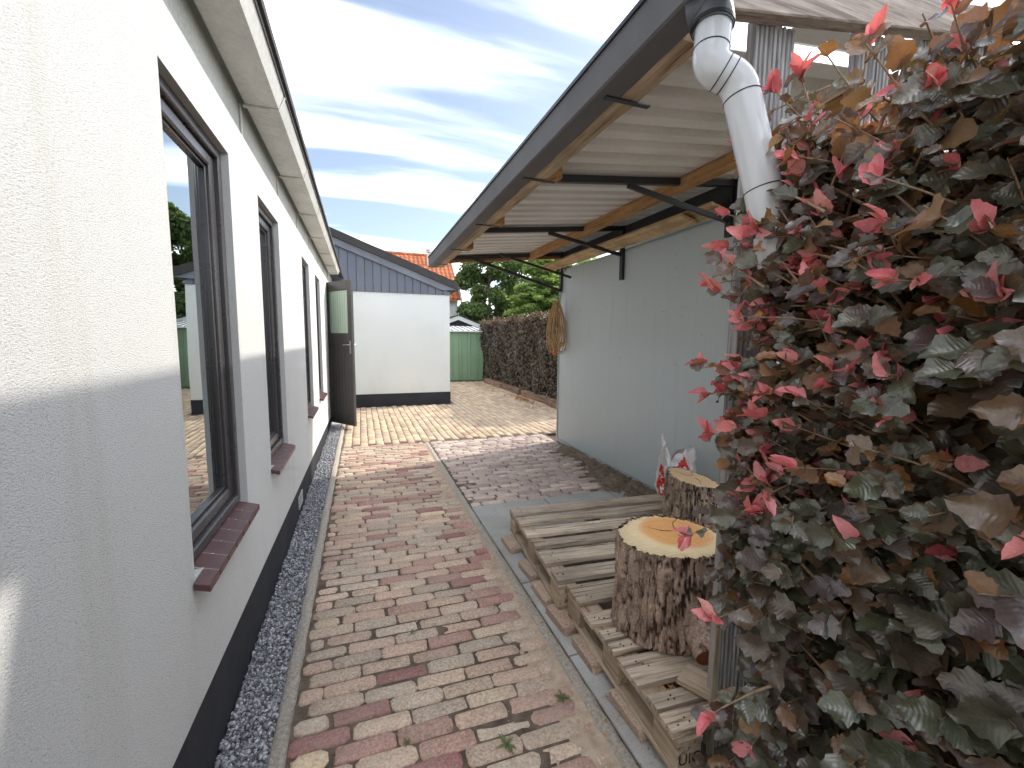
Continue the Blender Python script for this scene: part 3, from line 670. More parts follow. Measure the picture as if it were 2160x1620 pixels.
# gutter
gp = [(0.82, 2.447), (0.82, 2.335), (0.828, 2.330), (0.912, 2.330), (0.912, 2.455), (0.904, 2.455), (0.904, 2.337), (0.829, 2.337), (0.829, 2.447)]
sg = spart(MB().prism(gp, 'y', 0.80, 5.50), 'gutter', m_gut)
def sgsub(mb, name, m, **kw): 
    o = mb.build(name, m, sg, **kw); return o
sgsub(MB().prism([(0.812, 2.4475), (0.836, 2.4475), (0.836, 2.462), (0.812, 2.462)], 'y', 0.80, 5.50), 'rim', m_steel)
sgsub(MB().box(0.821, 0.911, 5.5005, 5.506, 2.331, 2.446), 'end_cap', m_gut)
for yk in (1.45, 2.29, 3.31, 4.3, 5.2):
    sgsub(MB().box(0.86, 1.05, yk - .011, yk + .011, 2.3245, 2.3292), 'strap', m_steel)
# edge timber, its spacer blocks, inner purlin
def split_beam(x0, x1, y0, y1, z0, z1):
    b = MB(); ny = 70; vs_ = []; pr = [(x0, z0), (x1, z0), (x1, z1), (x0, z1)]
    for j in range(ny + 1):
        y = y0 + (y1 - y0) * j / ny
        for k, (x, z) in enumerate(pr):
            vs_.append((x + .005 * fbm(y * 5, k * 3.1, 2), y, z + .006 * fbm(y * 4, k * 7.7, 5) * (k < 2)))
    fs_ = [(j*4+k, j*4+(k+1) % 4, (j+1)*4+(k+1) % 4, (j+1)*4+k) for j in range(ny) for k in range(4)] + [(0,1,2,3), tuple(ny*4+k for k in (3,2,1,0))]
    return b.add(vs_, fs_)
spart(split_beam(0.918, 0.995, 1.12, 5.48, 2.334, 2.452), 'edge_beam', m_beam)
for yk in (2.29, 3.31, 4.3): spart(MB().box(0.997, 1.085, yk - .03, yk + .06, 2.345, 2.46), 'spacer_block', m_purlin, bevel=0.003)
spart(MB().box(2.13, 2.20, 1.30, 5.47, roofz(2.13) - .085, roofz(2.13) - .002), 'purlin', m_purlin, bevel=0.003)
spart(MB().bar((0.92, 5.455, roofz(0.92) - .055), (2.62, 5.455, roofz(2.62) - .055), 0.045, 0.06), 'end_rafter', m_purlin)
# black brackets
for bi, (yb, zlow, xbr) in enumerate(((2.565, 2.22, 1.717), (3.945, 2.08, 1.756), (5.40, 2.10, 1.39))):
    a0, a1 = Vector((1.075, yb, 2.447)), Vector((XS - .002, yb, 2.606))
    br = spart(MB().bar(a0, a1, 0.040, 0.046), 'bracket', m_steel, bevel=0.003)
    def bsub(mb, name, **kw):
        o = mb.build(name, m_steel, br, **kw); return o
    zz = lambda x: 2.447 + (x - 1.075) * (0.159 / 1.545)
    zb = 2.335 if bi < 2 else 2.12
    bsub(MB().bar((xbr, yb - .0, zz(xbr) - .03), (XS - .034, yb, zb), 0.026, 0.034), 'brace', bevel=0.002)
    if bi == 2: bsub(MB().bar((1.62, yb - .33, zz(1.62) - .03), (XS - .034, yb - .33, 2.25), 0.022, 0.028), 'brace', bevel=0.002)
    bsub(MB().box(XS - .034, XS - .0005, yb - .026, yb + .026, zlow, 2.63), 'plate', bevel=0.002)
    for zz_ in (zlow + .07, zlow + .26): bsub(MB().tube([(XS - .036, yb, zz_), (XS - .042, yb, zz_)], .010, 6), 'bolt')
# near gable: rafter, ribbed boards, post
spart(MB().bar((0.955, 1.035, 2.408), (3.6, 1.035, 2.408 + 2.645 * .165), 0.05, 0.100), 'rafter', m_raft, bevel=0.004)
def ribbed(x0, x1, zt, zb):
    poly = []; nrib = 9; wd = (x1 - x0) / nrib
    for k in range(nrib):
        a = x0 + k * wd; poly += [(a, 1.072), (a + wd * .25, 1.0615), (a + wd * .75, 1.0615), (a + wd, 1.072)]
    poly += [(x1, 1.0725), (x1, 1.092), (x0, 1.092)]
    return MB().prism(poly, 'z', zb, zt)
for (x0, x1) in ((1.135, 1.30), (1.585, 1.75), (1.90, 2.06), (2.22, 2.38)):
    spart(ribbed(x0, x1, 2.38 + (x0 - .955) * .165, 0.0), 'ribbed_board', m_deckb)
spart(MB().box(1.110, 1.134, 1.040, 1.060, 0.0, 0.58), 'post', m_post, bevel=0.004)
# downpipe
def fillet(c, r_, k=9):
    out = [c[0]]
    for i in range(1, len(c) - 1):
        a = c[i] + (c[i-1] - c[i]).normalized() * r_; b = c[i] + (c[i+1] - c[i]).normalized() * r_
        out += [a * (1-t)**2 + c[i] * 2*t*(1-t) + b * t*t for t in [q / k for q in range(k + 1)]]
    return out + [c[-1]]
ctrl = [Vector((0.9057, 0.9810, 2.3095)), Vector((0.8891, 0.9715, 2.1709)), Vector((0.9591, 0.9427, 2.1342)), Vector((1.0130, 0.8919, 1.8492)), Vector((1.0444, 0.8587, 1.6501))]
def smooth_path(c, k=6):
    out = []
    for i in range(len(c) - 1):
        p0, p1, p2, p3 = c[max(i-1, 0)], c[i], c[i+1], c[min(i+2, len(c)-1)]
        for j in range(k):
            t = j / k; out.append(0.5 * ((2*p1) + (p2-p0)*t + (2*p0-5*p1+4*p2-p3)*t*t + (3*p1-p0-3*p2+p3)*t*t*t))
    out.append(c[-1]); return out
dp = spart(MB().tube(fillet(ctrl, 0.034), 0.0455, 32, False), 'downpipe', m_pvc); shade_auto(dp)
def dpsub(mb, name, m): 
    o = mb.build(name, m, dp); return shade_auto(o)
dpsub(MB().tube([Vector((0.868, 1.035, 2.331)), Vector((0.9053, 0.9842, 2.3369)), Vector((0.9005, 0.9806, 2.2895)), Vector((0.8976, 0.9794, 2.2695))], [0.050, 0.056, 0.053, 0.052], 24), 'collar', m_pvcd)
for (pa, pb) in (((0.8943, 0.9745, 2.2146), (0.8939, 0.9743, 2.2119)), ((0.9159, 0.9604, 2.1570), (0.9181, 0.9595, 2.1557)), ((0.9334, 0.9532, 2.1477), (0.9356, 0.9523, 2.1464)), ((0.9674, 0.9349, 2.0906), (0.9679, 0.9344, 2.0879)), ((1.0131, 0.8921, 1.8505), (1.0136, 0.8916, 1.8477))):
    dpsub(MB().tube([Vector(pa), Vector(pb)], 0.0468, 24), 'seam_ring', m_seal)
dpsub(MB().tube([Vector((0.8991, 0.9803, 2.2820)), Vector((0.8982, 0.9795, 2.2720))], 0.0545, 24), 'seal', m_seal)

# planks stored on the brackets (top-level things)
for k, (x0, z0, y0, y1, lab) in enumerate(((2.33, 2.372, 2.75, 5.52, 'lower weathered plank stored across the black brackets under the roof'), (2.40, 2.400, 2.52, 5.45, 'upper orange plank stored on another plank above the grey wall'))):
    o = MB().bar((x0 + .07, y0, z0 + .012), (x0 + .07, y1, z0 + .035), 0.17, 0.024, up=(0.25, 0, 1)).build('plank', m_plank, bevel=0.003)
    tag(o, lab, 'plank', 'planks stored under the lean-to roof')

# ------------------------------------------------------------------ coiled extension cable on the shed wall
def cable():
    root = tag(empty('extension_cable', (2.585, 5.33, 1.25)), 'coiled tan extension cable with orange plug hanging on the grey shed wall', 'cable')
    inv = Matrix.Translation((-2.585, -5.33, -1.25)); R_ = random.Random(3)
    b = MB()
    top = Vector((2.515, 5.31, 1.95))
    for k in range(17):
        wdt = R_.uniform(.05, .15); ln = R_.uniform(.56, .72); sx = R_.uniform(-.05, .035); sh = R_.uniform(-.045, .045); pts = []
        for i in range(29):
            t = 2 * math.pi * i / 28; v = (1 - math.cos(t)) / 2
            bul = math.sin(t) * (0.25 + 0.75 * v ** 0.8)
            pts.append(top + Vector((sh * .8 + bul * wdt * 1.05 + sh * v - .02, sx * v + .02 * math.sin(t * 2 + k) * v - .012 * (k % 4), -ln * v + R_.uniform(-.003, .003) + .012 * (k % 3))))
        b.tube(pts, 0.0052, 6, False)
    o = b.build('coil', m_cable, root, smooth=True); o.matrix_parent_inverse = inv
    o = MB().tube([(2.47, 5.27, 1.38), (2.465, 5.27, 1.32), (2.465, 5.27, 1.29), (2.465, 5.27, 1.25), (2.465, 5.27, 1.24)], [.010, .018, .026, .028, .020], 12).build('plug', m_orange, root, smooth=True); o.matrix_parent_inverse = inv
    o = MB().tube([(2.60, 5.34, 2.10), (2.54, 5.33, 2.03), (2.52, 5.31, 1.945)], .003, 5).tube([(2.60, 5.34, 2.10), (2.57, 5.31, 2.03), (2.53, 5.31, 1.945)], .003, 5).build('hanging_wire', m_steel, root); o.matrix_parent_inverse = inv
cable()

# ------------------------------------------------------------------ pallets on loose bricks
def pallet(name, loc, rot, boards, length, ystr, label, group):
    root = tag(empty(name, loc), label, 'pallet', group); root.rotation_euler = (0, 0, rot); nl = MB()
    boards = [(a_ + .012, b_ - .004, c_, d_, e_) for (a_, b_, c_, d_, e_) in boards]
    for (y0, y1, x1, dz, m) in boards:
        b = MB(); nx = 10; vs_ = []; ph = random.uniform(0, 99)
        for i in range(nx + 1):
            x = x1 * i / nx + (random.uniform(-.012, .008) if i == 0 else 0)
            for (yy, z) in ((y0, -.022), (y1, -.022), (y1, 0), (y0, 0)):
                vs_.append((x, yy + .0025 * fbm(x * 6, yy * 9, ph), z + dz + .003 * fbm(x * 3, yy * 5, ph + 3)))
        fs_ = [(i*4+k, i*4+(k+1) % 4, (i+1)*4+(k+1) % 4, (i+1)*4+k) for i in range(nx) for k in range(4)] + [(0,1,2,3), tuple(nx*4+k for k in (3,2,1,0))]
        b.add(vs_, fs_).build('deck_board', m, root, bevel=0.0)
        for k_ in range(3):
            xs_, yy = random.uniform(.02, .09), random.uniform(y0 + .015, y1 - .015); nl.tube([(xs_, yy, dz - .004), (xs_, yy, dz + .0028)], .0032, 6)
    tag(nl.build('nails', m_seal, root), kind='stuff')
    for xs_ in (0.005, length / 2 - .05, length - .1):
        MB().box(xs_, xs_ + .10, ystr[0], ystr[1], -.046, -.0255).build('stringer', m_paly, root, bevel=0.002)
        for yy in (ystr[0] + .002, (ystr[0] + ystr[1]) / 2 - .065, ystr[1] - .132):
            MB().box(xs_ + .004, xs_ + .096, yy, yy + .13, -.140, -.0465).build('block', m_paly, root, bevel=0.003)
        MB().box(xs_ + .002, xs_ + .098, ystr[0] + .01, ystr[1] - .01, -.160, -.1405).build('runner', m_paly, root, bevel=0.002)
    return root
PZ = 0.205
far_b = [(2.745 - 1.88, 2.88 - 1.88, 1.30, 0, m_pal), (2.59 - 1.88, 2.705 - 1.88, 1.30, 0, m_pal), (2.41 - 1.88, 2.53 - 1.88, 1.30, 0, m_pal), (2.255 - 1.88, 2.36 - 1.88, 1.30, -.002, m_pal), (2.06 - 1.88, 2.215 - 1.88, 1.30, 0, m_pal), (0.0, 2.005 - 1.88, 1.30, .002, m_pal)]
pallet('pallet', (0.925, 1.885, PZ), math.radians(-4.5), far_b, 1.30, (0.0, 1.0), 'far weathered pallet with six deck boards nearest the grey shed', 'weathered pallets')
near_b = [(1.685 - .98, 1.845 - .98, 1.2, 0, m_pal), (1.535 - .98, 1.635 - .98, 1.2, -.010, m_pal), (1.425 - .98, 1.498 - .98, 1.2, 0, m_pal), (1.350 - .98, 1.422 - .98, 1.2, .001, m_pal), (1.18 - .98, 1.335 - .98, 1.2, -.004, m_pal), (1.075 - .98, 1.150 - .98, .22, -.003, m_pal), (0.0, 1.071 - .98, .22, -.001, m_pal)]
near_p = pallet('pallet', (0.912, 0.985, PZ - .004), math.radians(-3.0), near_b, 1.2, (0.0, 0.865), 'near broken pallet carrying the large fresh cut stump', 'weathered pallets')
fc = bpy.data.curves.new('stamp', 'FONT'); fc.body = 'UIC'; fc.size = 0.052; fc.extrude = 0.0004; fc.materials.append(m_seal)
fo_ = bpy.data.objects.new('stamp_text', fc); COL.objects.link(fo_); bpy.context.view_layer.update()
sm_ = bpy.data.meshes.new_from_object(fo_.evaluated_get(bpy.context.evaluated_depsgraph_get())); bpy.data.objects.remove(fo_)
st_ = link('stamp', sm_, near_p); tag(st_, kind='stuff'); st_.location = (0.012, 0.0010, -0.112); st_.rotation_euler = (math.pi / 2, 0, 0)
o = MB().box(-.055, .055, -.085, .085, 0, .018).build('loose_board', m_paly, bevel=0.002); o.location = (1.142, 1.105, PZ - .001); o.rotation_euler = (0, 0, math.radians(28)); tag(o, 'short greenish loose board lying at the broken end of the near pallet', 'board')

lb_v, lb_f = brick_template(0.205, 0.10, 0.044, 400, 0.004)
lbm = M_brick('loose_brick', [(0.0, (0.36,0.25,0.19)), (0.4, (0.40,0.29,0.225)), (0.75, (0.33,0.225,0.175))])
lb_me = MB().add(lb_v, lb_f).mesh('loose_brick', lbm)
spots = [((0.948, 2.70), 'loose brick under the far left corner of the far pallet'), ((0.95, 2.34), 'loose brick second from the far corner under the far pallet'), ((0.935, 2.09), 'loose brick under the middle left of the far pallet'), ((0.93, 1.86), 'loose brick under the seam between the two pallets'), ((0.945, 1.60), 'loose brick under the left side of the near pallet, beside the stump'), ((0.945, 1.27), 'loose brick nearest the camera under the near pallet'), ((1.55, 2.5), 'loose brick under the middle of the far pallet'), ((1.6, 1.5), 'loose brick under the middle of the near pallet, behind the stump'), ((1.6, 2.1), 'loose brick in the shade beneath the far pallet'), ((2.1, 2.4), 'loose brick beneath the far pallet by the shed'), ((2.0, 1.5), 'loose brick beneath the right end of the near pallet')]
for (p, lab) in spots:
    o = link('loose_brick', lb_me); o.location = (p[0] + .018, p[1], 0.0445); o.rotation_euler = (0, 0, math.pi / 2 + random.uniform(-.08, .08)); tag(o, lab, 'brick', 'loose bricks under the pallets')

# ------------------------------------------------------------------ stumps
def stump(loc, r0, h, seed, mb, mc, label, lean=(0, 0), slope=(0, 0), deep=0.02, stub=None):
    root = tag(empty('stump', loc), label, 'stump', 'stumps on the pallets')
    na, nz = 210, 60; vs_ = []; cr_ = []
    def rad(a, z):
        ca, sa = math.cos(a), math.sin(a); wv = r0 * (1 + .05 * math.sin(2 * a + seed) + .035 * math.sin(3 * a + seed * 2)) * (1 + .07 * (1 - z / h) ** 2)
        rid = fbm(ca * 9 + seed, sa * 9, z * 4.5, 5); crk = abs(fbm(ca * 11 + seed * 3, sa * 11, z * 5.5, 3))
        return wv + deep * (0.55 * rid - 4.2 * max(0, .20 - crk)), max(0.0, min(1.0, (.15 - crk) / .12))
    for j in range(nz + 1):
        z = h * j / nz
        for i in range(na):
            a = 2 * math.pi * i / na; r, ck_ = rad(a, z); cr_.append(ck_)
            x, y = r * math.cos(a), r * math.sin(a)
            zz = z + (z / h) * (slope[0] * x + slope[1] * y)
            vs_.append((x + lean[0] * z, y + lean[1] * z, zz))
    fs_ = [(j*na+i, j*na+(i+1) % na, (j+1)*na+(i+1) % na, (j+1)*na+i) for j in range(nz) for i in range(na)]
    bk = MB().add(vs_, fs_); bk.r = [cr_[f[0]] for f in fs_]; bk.build('bark', mb, root, smooth=True)
    top = []; nr = 10
    for k in range(nr + 1):
        for i in range(na):
            a = 2 * math.pi * i / na; r = (rad(a, h)[0] - .004) * (1 - k / nr * .998)
            x, y = r * math.cos(a), r * math.sin(a)
            top.append((x + lean[0] * h, y + lean[1] * h, h + slope[0] * x + slope[1] * y + (.0015 * fbm(x * 12, y * 12, seed) if k else -.002) - (.006 if k == 0 else 0)))
    ft = [(k*na+i, k*na+(i+1) % na, (k+1)*na+(i+1) % na, (k+1)*na+i) for k in range(nr) for i in range(na)]
    MB().add(top, ft).build('cut_face', mc, root, smooth=True)
    ck = MB()
    for (a, l0, l1) in ((0.9, .02, .17), (2.6, .01, .12), (4.4, .03, .16)):
        pts = [Vector(((l0 + (l1 - l0) * t) * math.cos(a + .12 * math.sin(t * 5)) + .03, (l0 + (l1 - l0) * t) * math.sin(a + .12 * math.sin(t * 5)) + .02, h + .0004)) for t in (0, .25, .5, .75, 1)]
        ck.tube([p + Vector((0, 0, slope[0]*p.x + slope[1]*p.y)) for p in pts], [.0012, .0018, .0016, .001, .0005], 5)
    ck.build('crack', m_seal, root)
    if stub:
        p0, p1, rr = Vector(stub[0]), Vector(stub[1]), stub[2]
        d = (p1 - p0).normalized(); pts = [p0.lerp(p1, t) for t in (0, .3, .6, .85, 1)]
        MB().tube(pts, [rr * 1.7, rr * 1.35, rr * 1.12, rr * 1.05, rr], 22, False).build('branch_stub', mb, root, smooth=True)
        o = MB().tube([Vector((0,0,-.004)), Vector((0,0,.0))], rr * .97, 22).build('stub_face', mc if mc is m_cut2 else m_cut3, root)
        o.matrix_local = Matrix.Translation(p1) @ d.to_track_quat('Z', 'Y').to_matrix().to_4x4()
    return root
stump((1.265, 1.455, PZ), 0.222, 0.402, 2.2, m_bark1, m_cut1, 'large stump with bright orange freshly cut top beside the hedge', lean=(-.03, 0), deep=.022, stub=((-0.01, -0.17, 0.09), (-0.052, -0.285, 0.045), 0.046))
stump((2.17, 2.33, PZ), 0.185, 0.29, 5.1, m_bark2, m_cut2, 'darker smaller stump with slanting cut top by the grey shed', slope=(-.16, .10), deep=.03)

# ------------------------------------------------------------------ carrier bag
def bag():
    root = tag(empty('carrier_bag', (2.42, 2.74, 0.0)), 'crumpled white plastic carrier bag with red print behind the stumps', 'bag')
    nu, nv = 96, 60; vs_ = []; mi = []
    for j in range(nv + 1):
        v = j / nv
        for i in range(nu):
            a = 2 * math.pi * i / nu; ca, sa = math.cos(a), math.sin(a)
            sx = .17 * (1 - .28 * v) ; sy_ = .085 * (1 - .75 * v ** 1.6) + .012
            x = math.copysign(abs(ca) ** .7, ca) * sx; y = math.copysign(abs(sa) ** .8, sa) * sy_
            cru = .016 * fbm(ca * 3 + 5, sa * 3, v * 5, 4) + .012 * fbm(ca * 7, sa * 7, v * 9, 3)
            peak = .17 * max(0, -ca - .05) ** 2.2 + .05 * max(0, ca) ** .7 - .07 * math.exp(-((ca + .22) / .13) ** 2) if v > .6 else 0
            z = .55 * v + peak * ((v - .6) / .4 if v > .6 else 0)
            vs_.append((x + cru * ca * 1.5 - .03 * v, y + cru * sa * 2, z + .006 * fbm(x * 20, y * 20, v * 4)))
    fs_ = []; 
    fl = [(0.30, 0.66), (0.56, 0.74), (0.20, 0.46), (0.50, .60), (.14, .62)]
    for j in range(nv):
        for i in range(nu):
            fs_.append((j*nu+i, j*nu+(i+1) % nu, (j+1)*nu+(i+1) % nu, (j+1)*nu+i))
            u = ((i / nu) - .5) * 2 ; v = j / nv                # front (-Y) is u in 0..1
            red = 0
            if 0 <= u <= 1:
                uu = u; red = 1 if (v < .72 - .30 * (uu - .1) and uu < .40) or (abs(uu - .56) * 1.3 + abs(v - .70) * .9 < .22) else 0
                for (fx, fy) in fl:
                    dx_, dy_ = (uu - fx) * .9, (v - fy); rr = math.hypot(dx_, dy_); th = math.atan2(dy_, dx_)
                    if rr < .045 + .028 * math.cos(5 * th): red = 0
            mi.append(red)
    b = MB(); b.v = vs_; b.f = fs_; b.m = mi; b.r = [0] * len(fs_)
    o = b.build('sack', [m_bagw, m_bagr], root, smooth=True)
    root.rotation_euler = (0, 0, math.radians(-28))
bag()

# ------------------------------------------------------------------ leaves
def leaf_template(seed, segs=8, wide=0.38, teeth=0.13, fold=0.30, curl=0.22, ripple=0.07):
    r = random.Random(seed); V = []; UV = []; us = (-1, -.5, 0, .5, 1)
    ph = r.uniform(0, 6); fo = fold * r.uniform(.5, 1.5); cu = curl * r.uniform(-.4, 1.6)
    for i in range(segs + 1):
        t = i / segs
        wd = wide * math.sin(math.pi * min(1, (0.03 + t * .97)) ** .82) ** .75 if 0 < i < segs else .012
        for u in us:
            ww = wd
            if abs(u) == 1 and 0 < i < segs: ww *= 1 + teeth * (1 if i % 2 else -1) + r.uniform(-.10, .10)
            z = abs(u) * ww * fo - cu * t * t + ripple * math.sin(t * 9 + ph + (2.1 if u > 0 else 0)) * u * u
            V.append((u * ww, t + (.035 if (abs(u) == 1 and i % 2) else 0) - abs(u) * .03, z)); UV.append((u * .5 + .5, t))
    F_ = [(i*5+k, i*5+k+1, (i+1)*5+k+1, (i+1)*5+k) for i in range(segs) for k in range(4)]
    return np.array(V), np.array(F_), np.array(UV)
def frame(tip, nrm):
    tip = tip.normalized(); n_ = (nrm - tip * nrm.dot(tip))
    if n_.length < 1e-4: n_ = tip.orthogonal()
    n_.normalize(); x = tip.cross(n_); return Matrix((x, tip, n_)).transposed()
def join_leaves(name, items, tmpls, mat, parent):
    Vs, Fs, Us, Rs = [], [], [], []; o = 0
    for (p, R3, s, k) in items:
        V, F_, U = tmpls[k]; A = np.array(R3); Vs.append(V @ A.T * s + np.array(p)); Fs.append(F_ + o); Us.append(U[F_].reshape(-1, 2)); Rs.append(np.full(len(F_), random.random())); o += len(V)
    me = np_mesh(name, np.concatenate(Vs), np.concatenate(Fs), mat, np.concatenate(Rs), np.concatenate(Us), True)
    return link(name, me, parent)

def near_hedge():
    root = tag(empty('hedge', (1.25, 0.2, 0)), 'large copper leaved hedge with red young shoots filling the right side', 'hedge')
    inv = Matrix.Translation((-1.25, -0.2, 0)); R_ = random.Random(21)
    T = [leaf_template(s) for s in range(7)]; TY = [leaf_template(30 + s, 8, .25, .05, .55, .22, .03) for s in range(5)]
    leaves = []; young = []; rust = []; tw = MB()
    def topz(y): return 2.02 + max(0, .62 - y) * .28 + .05 * math.sin(y * 7) + .05 * fbm(y * 3, 1.7)
    def surf(y, z): return 1.00 + .07 * fbm(y * 2.6, z * 2.6, 4) + (.05 if z > 1.7 else 0) * (z - 1.7) / .3
    def twig(p0, d, L, n, red=0, big=1.0):
        d = d.normalized(); bend = Vector((R_.uniform(-.15, .15), R_.uniform(-.15, .15), R_.uniform(-.25, .15)))
        pts = [p0 + d * L * t + bend * L * t * t for t in (0, .25, .5, .75, 1)]
        tw.tube(pts, [.0045, .0036, .0028, .002, .0013], 4, False)
        for k in range(n):
            t = .35 + .65 * (k + .6) / n; i = min(3, int(t * 4)); p = pts[i].lerp(pts[i+1], t * 4 - i)
            side = d.cross(Vector((0, 0, 1))).normalized() * (1 if k % 2 else -1)
            tip = d * R_.uniform(.3, 1.0) + side * R_.uniform(.5, 1.1) + Vector((0, 0, R_.uniform(-.75, .25)))
            nrm = Vector((R_.uniform(-1.1, -.45), R_.uniform(-.75, .35), R_.uniform(-.1, .95)))
            up_left = p.y > .45 and 1.0 < p.z < 2.0
            it = (p, frame(tip, nrm), R_.uniform(.042, .088) * big * (.82 if up_left else 1), R_.randrange(len(T)))
            (rust if R_.random() < (.20 if up_left else .03) else leaves).append(it)  # more brown leaves upper left: own colour plus sunlit glow put into it
        if red:
            for k in range(red):
                tip = d + Vector((R_.uniform(-.9, .9), R_.uniform(-.9, .9), R_.uniform(-.5, .9)))
                nrm = Vector((R_.uniform(-1, .3), R_.uniform(-.8, .8), R_.uniform(-.2, 1)))
                young.append((pts[-1] - d * R_.uniform(0, .03), frame(tip, nrm), R_.uniform(.028, .066), R_.randrange(len(TY))))
    for k in range(1450):                                  # face towards the path
        y = R_.uniform(-0.15, 1.0) if k % 5 else R_.uniform(.2, 1.0); z = R_.uniform(.06, 2.12)
        if z > topz(y) - .02 or (.38 < z < .62 and y > .82) or y > .93: continue
        L = R_.uniform(.16, .34); d = Vector((-1, R_.uniform(-.6, .6), R_.uniform(-.15, .75)))
        end = Vector((surf(y, z) + R_.uniform(-.05, .20), y, z)); p0 = end - d.normalized() * L
        red = R_.choice((2, 3, 3, 4)) if R_.random() < (.22 if z > 1.0 else .05) * (1.7 if y > .5 else .5) else 0
        twig(p0, d, L, R_.randint(5, 8), red)
        if y > .5 and z > 1.0 and R_.random() < .7: twig(p0 + Vector((0, 0, .05)), d + Vector((R_.uniform(-.3, .3), R_.uniform(-.3, .5), R_.uniform(-.2, .5))), L * 1.15, 3, R_.choice((0, 0, 0, 2, 3)), .7)
    for k in range(460):                                  # end facing the far courtyard
        x = R_.uniform(1.0, 1.6) if k % 2 else R_.uniform(1.0, 1.2); z = R_.uniform(.68, 2.0); y = .955 + .05 * fbm(x * 3, z * 3, 9)
        L = R_.uniform(.15, .30); d = Vector((R_.uniform(-1.1, .1), R_.uniform(.5, 1.1), R_.uniform(-.1, .7)))
        end = Vector((x, y + R_.uniform(-.12, .03), z))
        twig(end - d.normalized() * L, d, L, R_.randint(4, 7), R_.choice((2, 3, 4)) if R_.random() < (.40 if z > 1.0 else .12) else 0, .85)
    for k in range(150):                                  # top
        y = R_.uniform(-.2, .97); x = R_.uniform(1.02, 1.65); L = R_.uniform(.14, .28); z = topz(y) + .10 * (x - 1.0)
        d = Vector((R_.uniform(-.6, .3), R_.uniform(-.4, .5), 1)); end = Vector((x, y, z + R_.uniform(-.10, .05)))
        twig(end - d.normalized() * L, d, L, R_.randint(4, 7), R_.choice((2, 3, 4)) if R_.random() < .35 else 0)
    for (e, dv) in (((1.1085, 0.8872, 2.2050), (-0.25, 0.1, 1)), ((1.2289, 0.8065, 2.2451), (0.1, 0.05, 1)), ((1.0509, 0.9289, 2.1102), (-0.8, 0.3, 0.6)), ((1.0359, 1.0852, 1.7423), (-0.9, 0.5, -0.05)), ((1.0285, 1.1105, 1.6586), (-1, 0.6, 0.05)), ((1.0217, 1.1032, 1.3798), (-1, 0.5, 0.25)), ((1.0330, 1.0680, 1.2910), (-1, 0.4, -0.1)), ((1.0213, 1.0362, 1.1604), (-1, 0.4, 0.1)), ((0.8728, 0.9531, 0.9008), (-1, 0.2, -0.25)), ((0.8617, 0.8288, 0.7067), (-1, 0, -0.1)), ((0.7494, 0.7544, 0.5449), (-1, 0.1, -0.1)), ((1.0272, 0.9639, 2.0619), (-0.7, 0.2, -0.3)), ((1.0390, 1.0752, 1.5671), (-0.8, 0.5, 0.3))):
        e = Vector(e); d = Vector(dv); L = R_.uniform(.22, .3); twig(e - d.normalized() * L, d, L, 4, 5, .8)
    cand = list(range(len(leaves)))
    for k in range(3600):                                 # inner leaves
        y = R_.uniform(-.3, .94); z = R_.uniform(.05, 1.98); x = R_.uniform(1.10, 1.62)
        if .35 < z < .65: y = min(y, .78 + R_.uniform(-.1, .02))
        leaves.append((Vector((x, y, z)), frame(Vector((R_.uniform(-1, .4), R_.uniform(-1, 1), R_.uniform(-1, .4))), Vector((R_.uniform(-1, .2), R_.uniform(-.6, .6), R_.uniform(0, 1)))), R_.uniform(.06, .10), R_.randrange(len(T))))
    for k in range(2600):                                 # the hedge goes on behind the camera
        y = R_.uniform(-2.6, -.25); z = R_.uniform(.05, 2.05); x = R_.choice((R_.uniform(1.0, 1.15), R_.uniform(1.05, 1.65)))
        leaves.append((Vector((x, y, z)), frame(Vector((R_.uniform(-1, .4), R_.uniform(-1, 1), R_.uniform(-1, .4))), Vector((R_.uniform(-1, .2), R_.uniform(-.6, .6), R_.uniform(0, 1)))), R_.uniform(.08, .12), R_.randrange(len(T))))
    for k in range(24):                                   # stems
        x, y = R_.uniform(1.2, 1.5), R_.uniform(-2.4, .9); pts = [Vector((x + R_.uniform(-.06, .06), y + R_.uniform(-.1, .1), z)) for z in (0, .4, .8, 1.2, 1.6, 1.95)]
        tw.tube(smooth_path(pts, 3), [.016 - .0008 * i for i in range(16)], 6, False)
    def vis(i):
        p = leaves[i][0] - CAM; zc = p.dot(fwd)
        if zc < .2: return 0
        u, v = 1080 + F_PX * p.dot(rt) / zc, 810 + F_PX * p.dot(dn) / zc
        if not (1400 < u < 2150 and 10 < v < 1610): return 0
        return leaves[i][2] / zc * (1.0 if leaves[i][0].x < surf(leaves[i][0].y, leaves[i][0].z) + .06 else .55)
    order = sorted(cand, key=vis, reverse=True); big = set(order[:290])
    mes = []
    for V, F_, U in T: mes.append(np_mesh('leaf', V, F_, m_leaf, None, U[F_].reshape(-1, 2), True))
    mey = []
    for V, F_, U in TY: mey.append(np_mesh('young_leaf', V, F_, m_young, None, U[F_].reshape(-1, 2), True))
    def put(nm, me, it):
        p, R3, s, k = it; o = link(nm, me[k], root); o.matrix_parent_inverse = inv; o.matrix_basis = Matrix.Translation(p) @ R3.to_4x4() @ Matrix.Scale(s, 4)
    for i in big: put('leaf', mes, leaves[i])
    def dist(it): return (it[0] - CAM).length + (9 if it[0].y < .15 else 0)
    young.sort(key=dist)
    for it in young[:295]: put('young_leaf', mey, it)
    o = join_leaves('foliage', [l for i, l in enumerate(leaves) if i not in big], T, m_leaf, root); o.matrix_parent_inverse = inv; tag(o, kind='stuff')
    if len(young) > 295:
        o = join_leaves('young_foliage', young[295:], TY, m_young, root); o.matrix_parent_inverse = inv; tag(o, kind='stuff')
    o = join_leaves('rust_foliage', rust, T, m_rust, root); o.matrix_parent_inverse = inv; tag(o, kind='stuff')
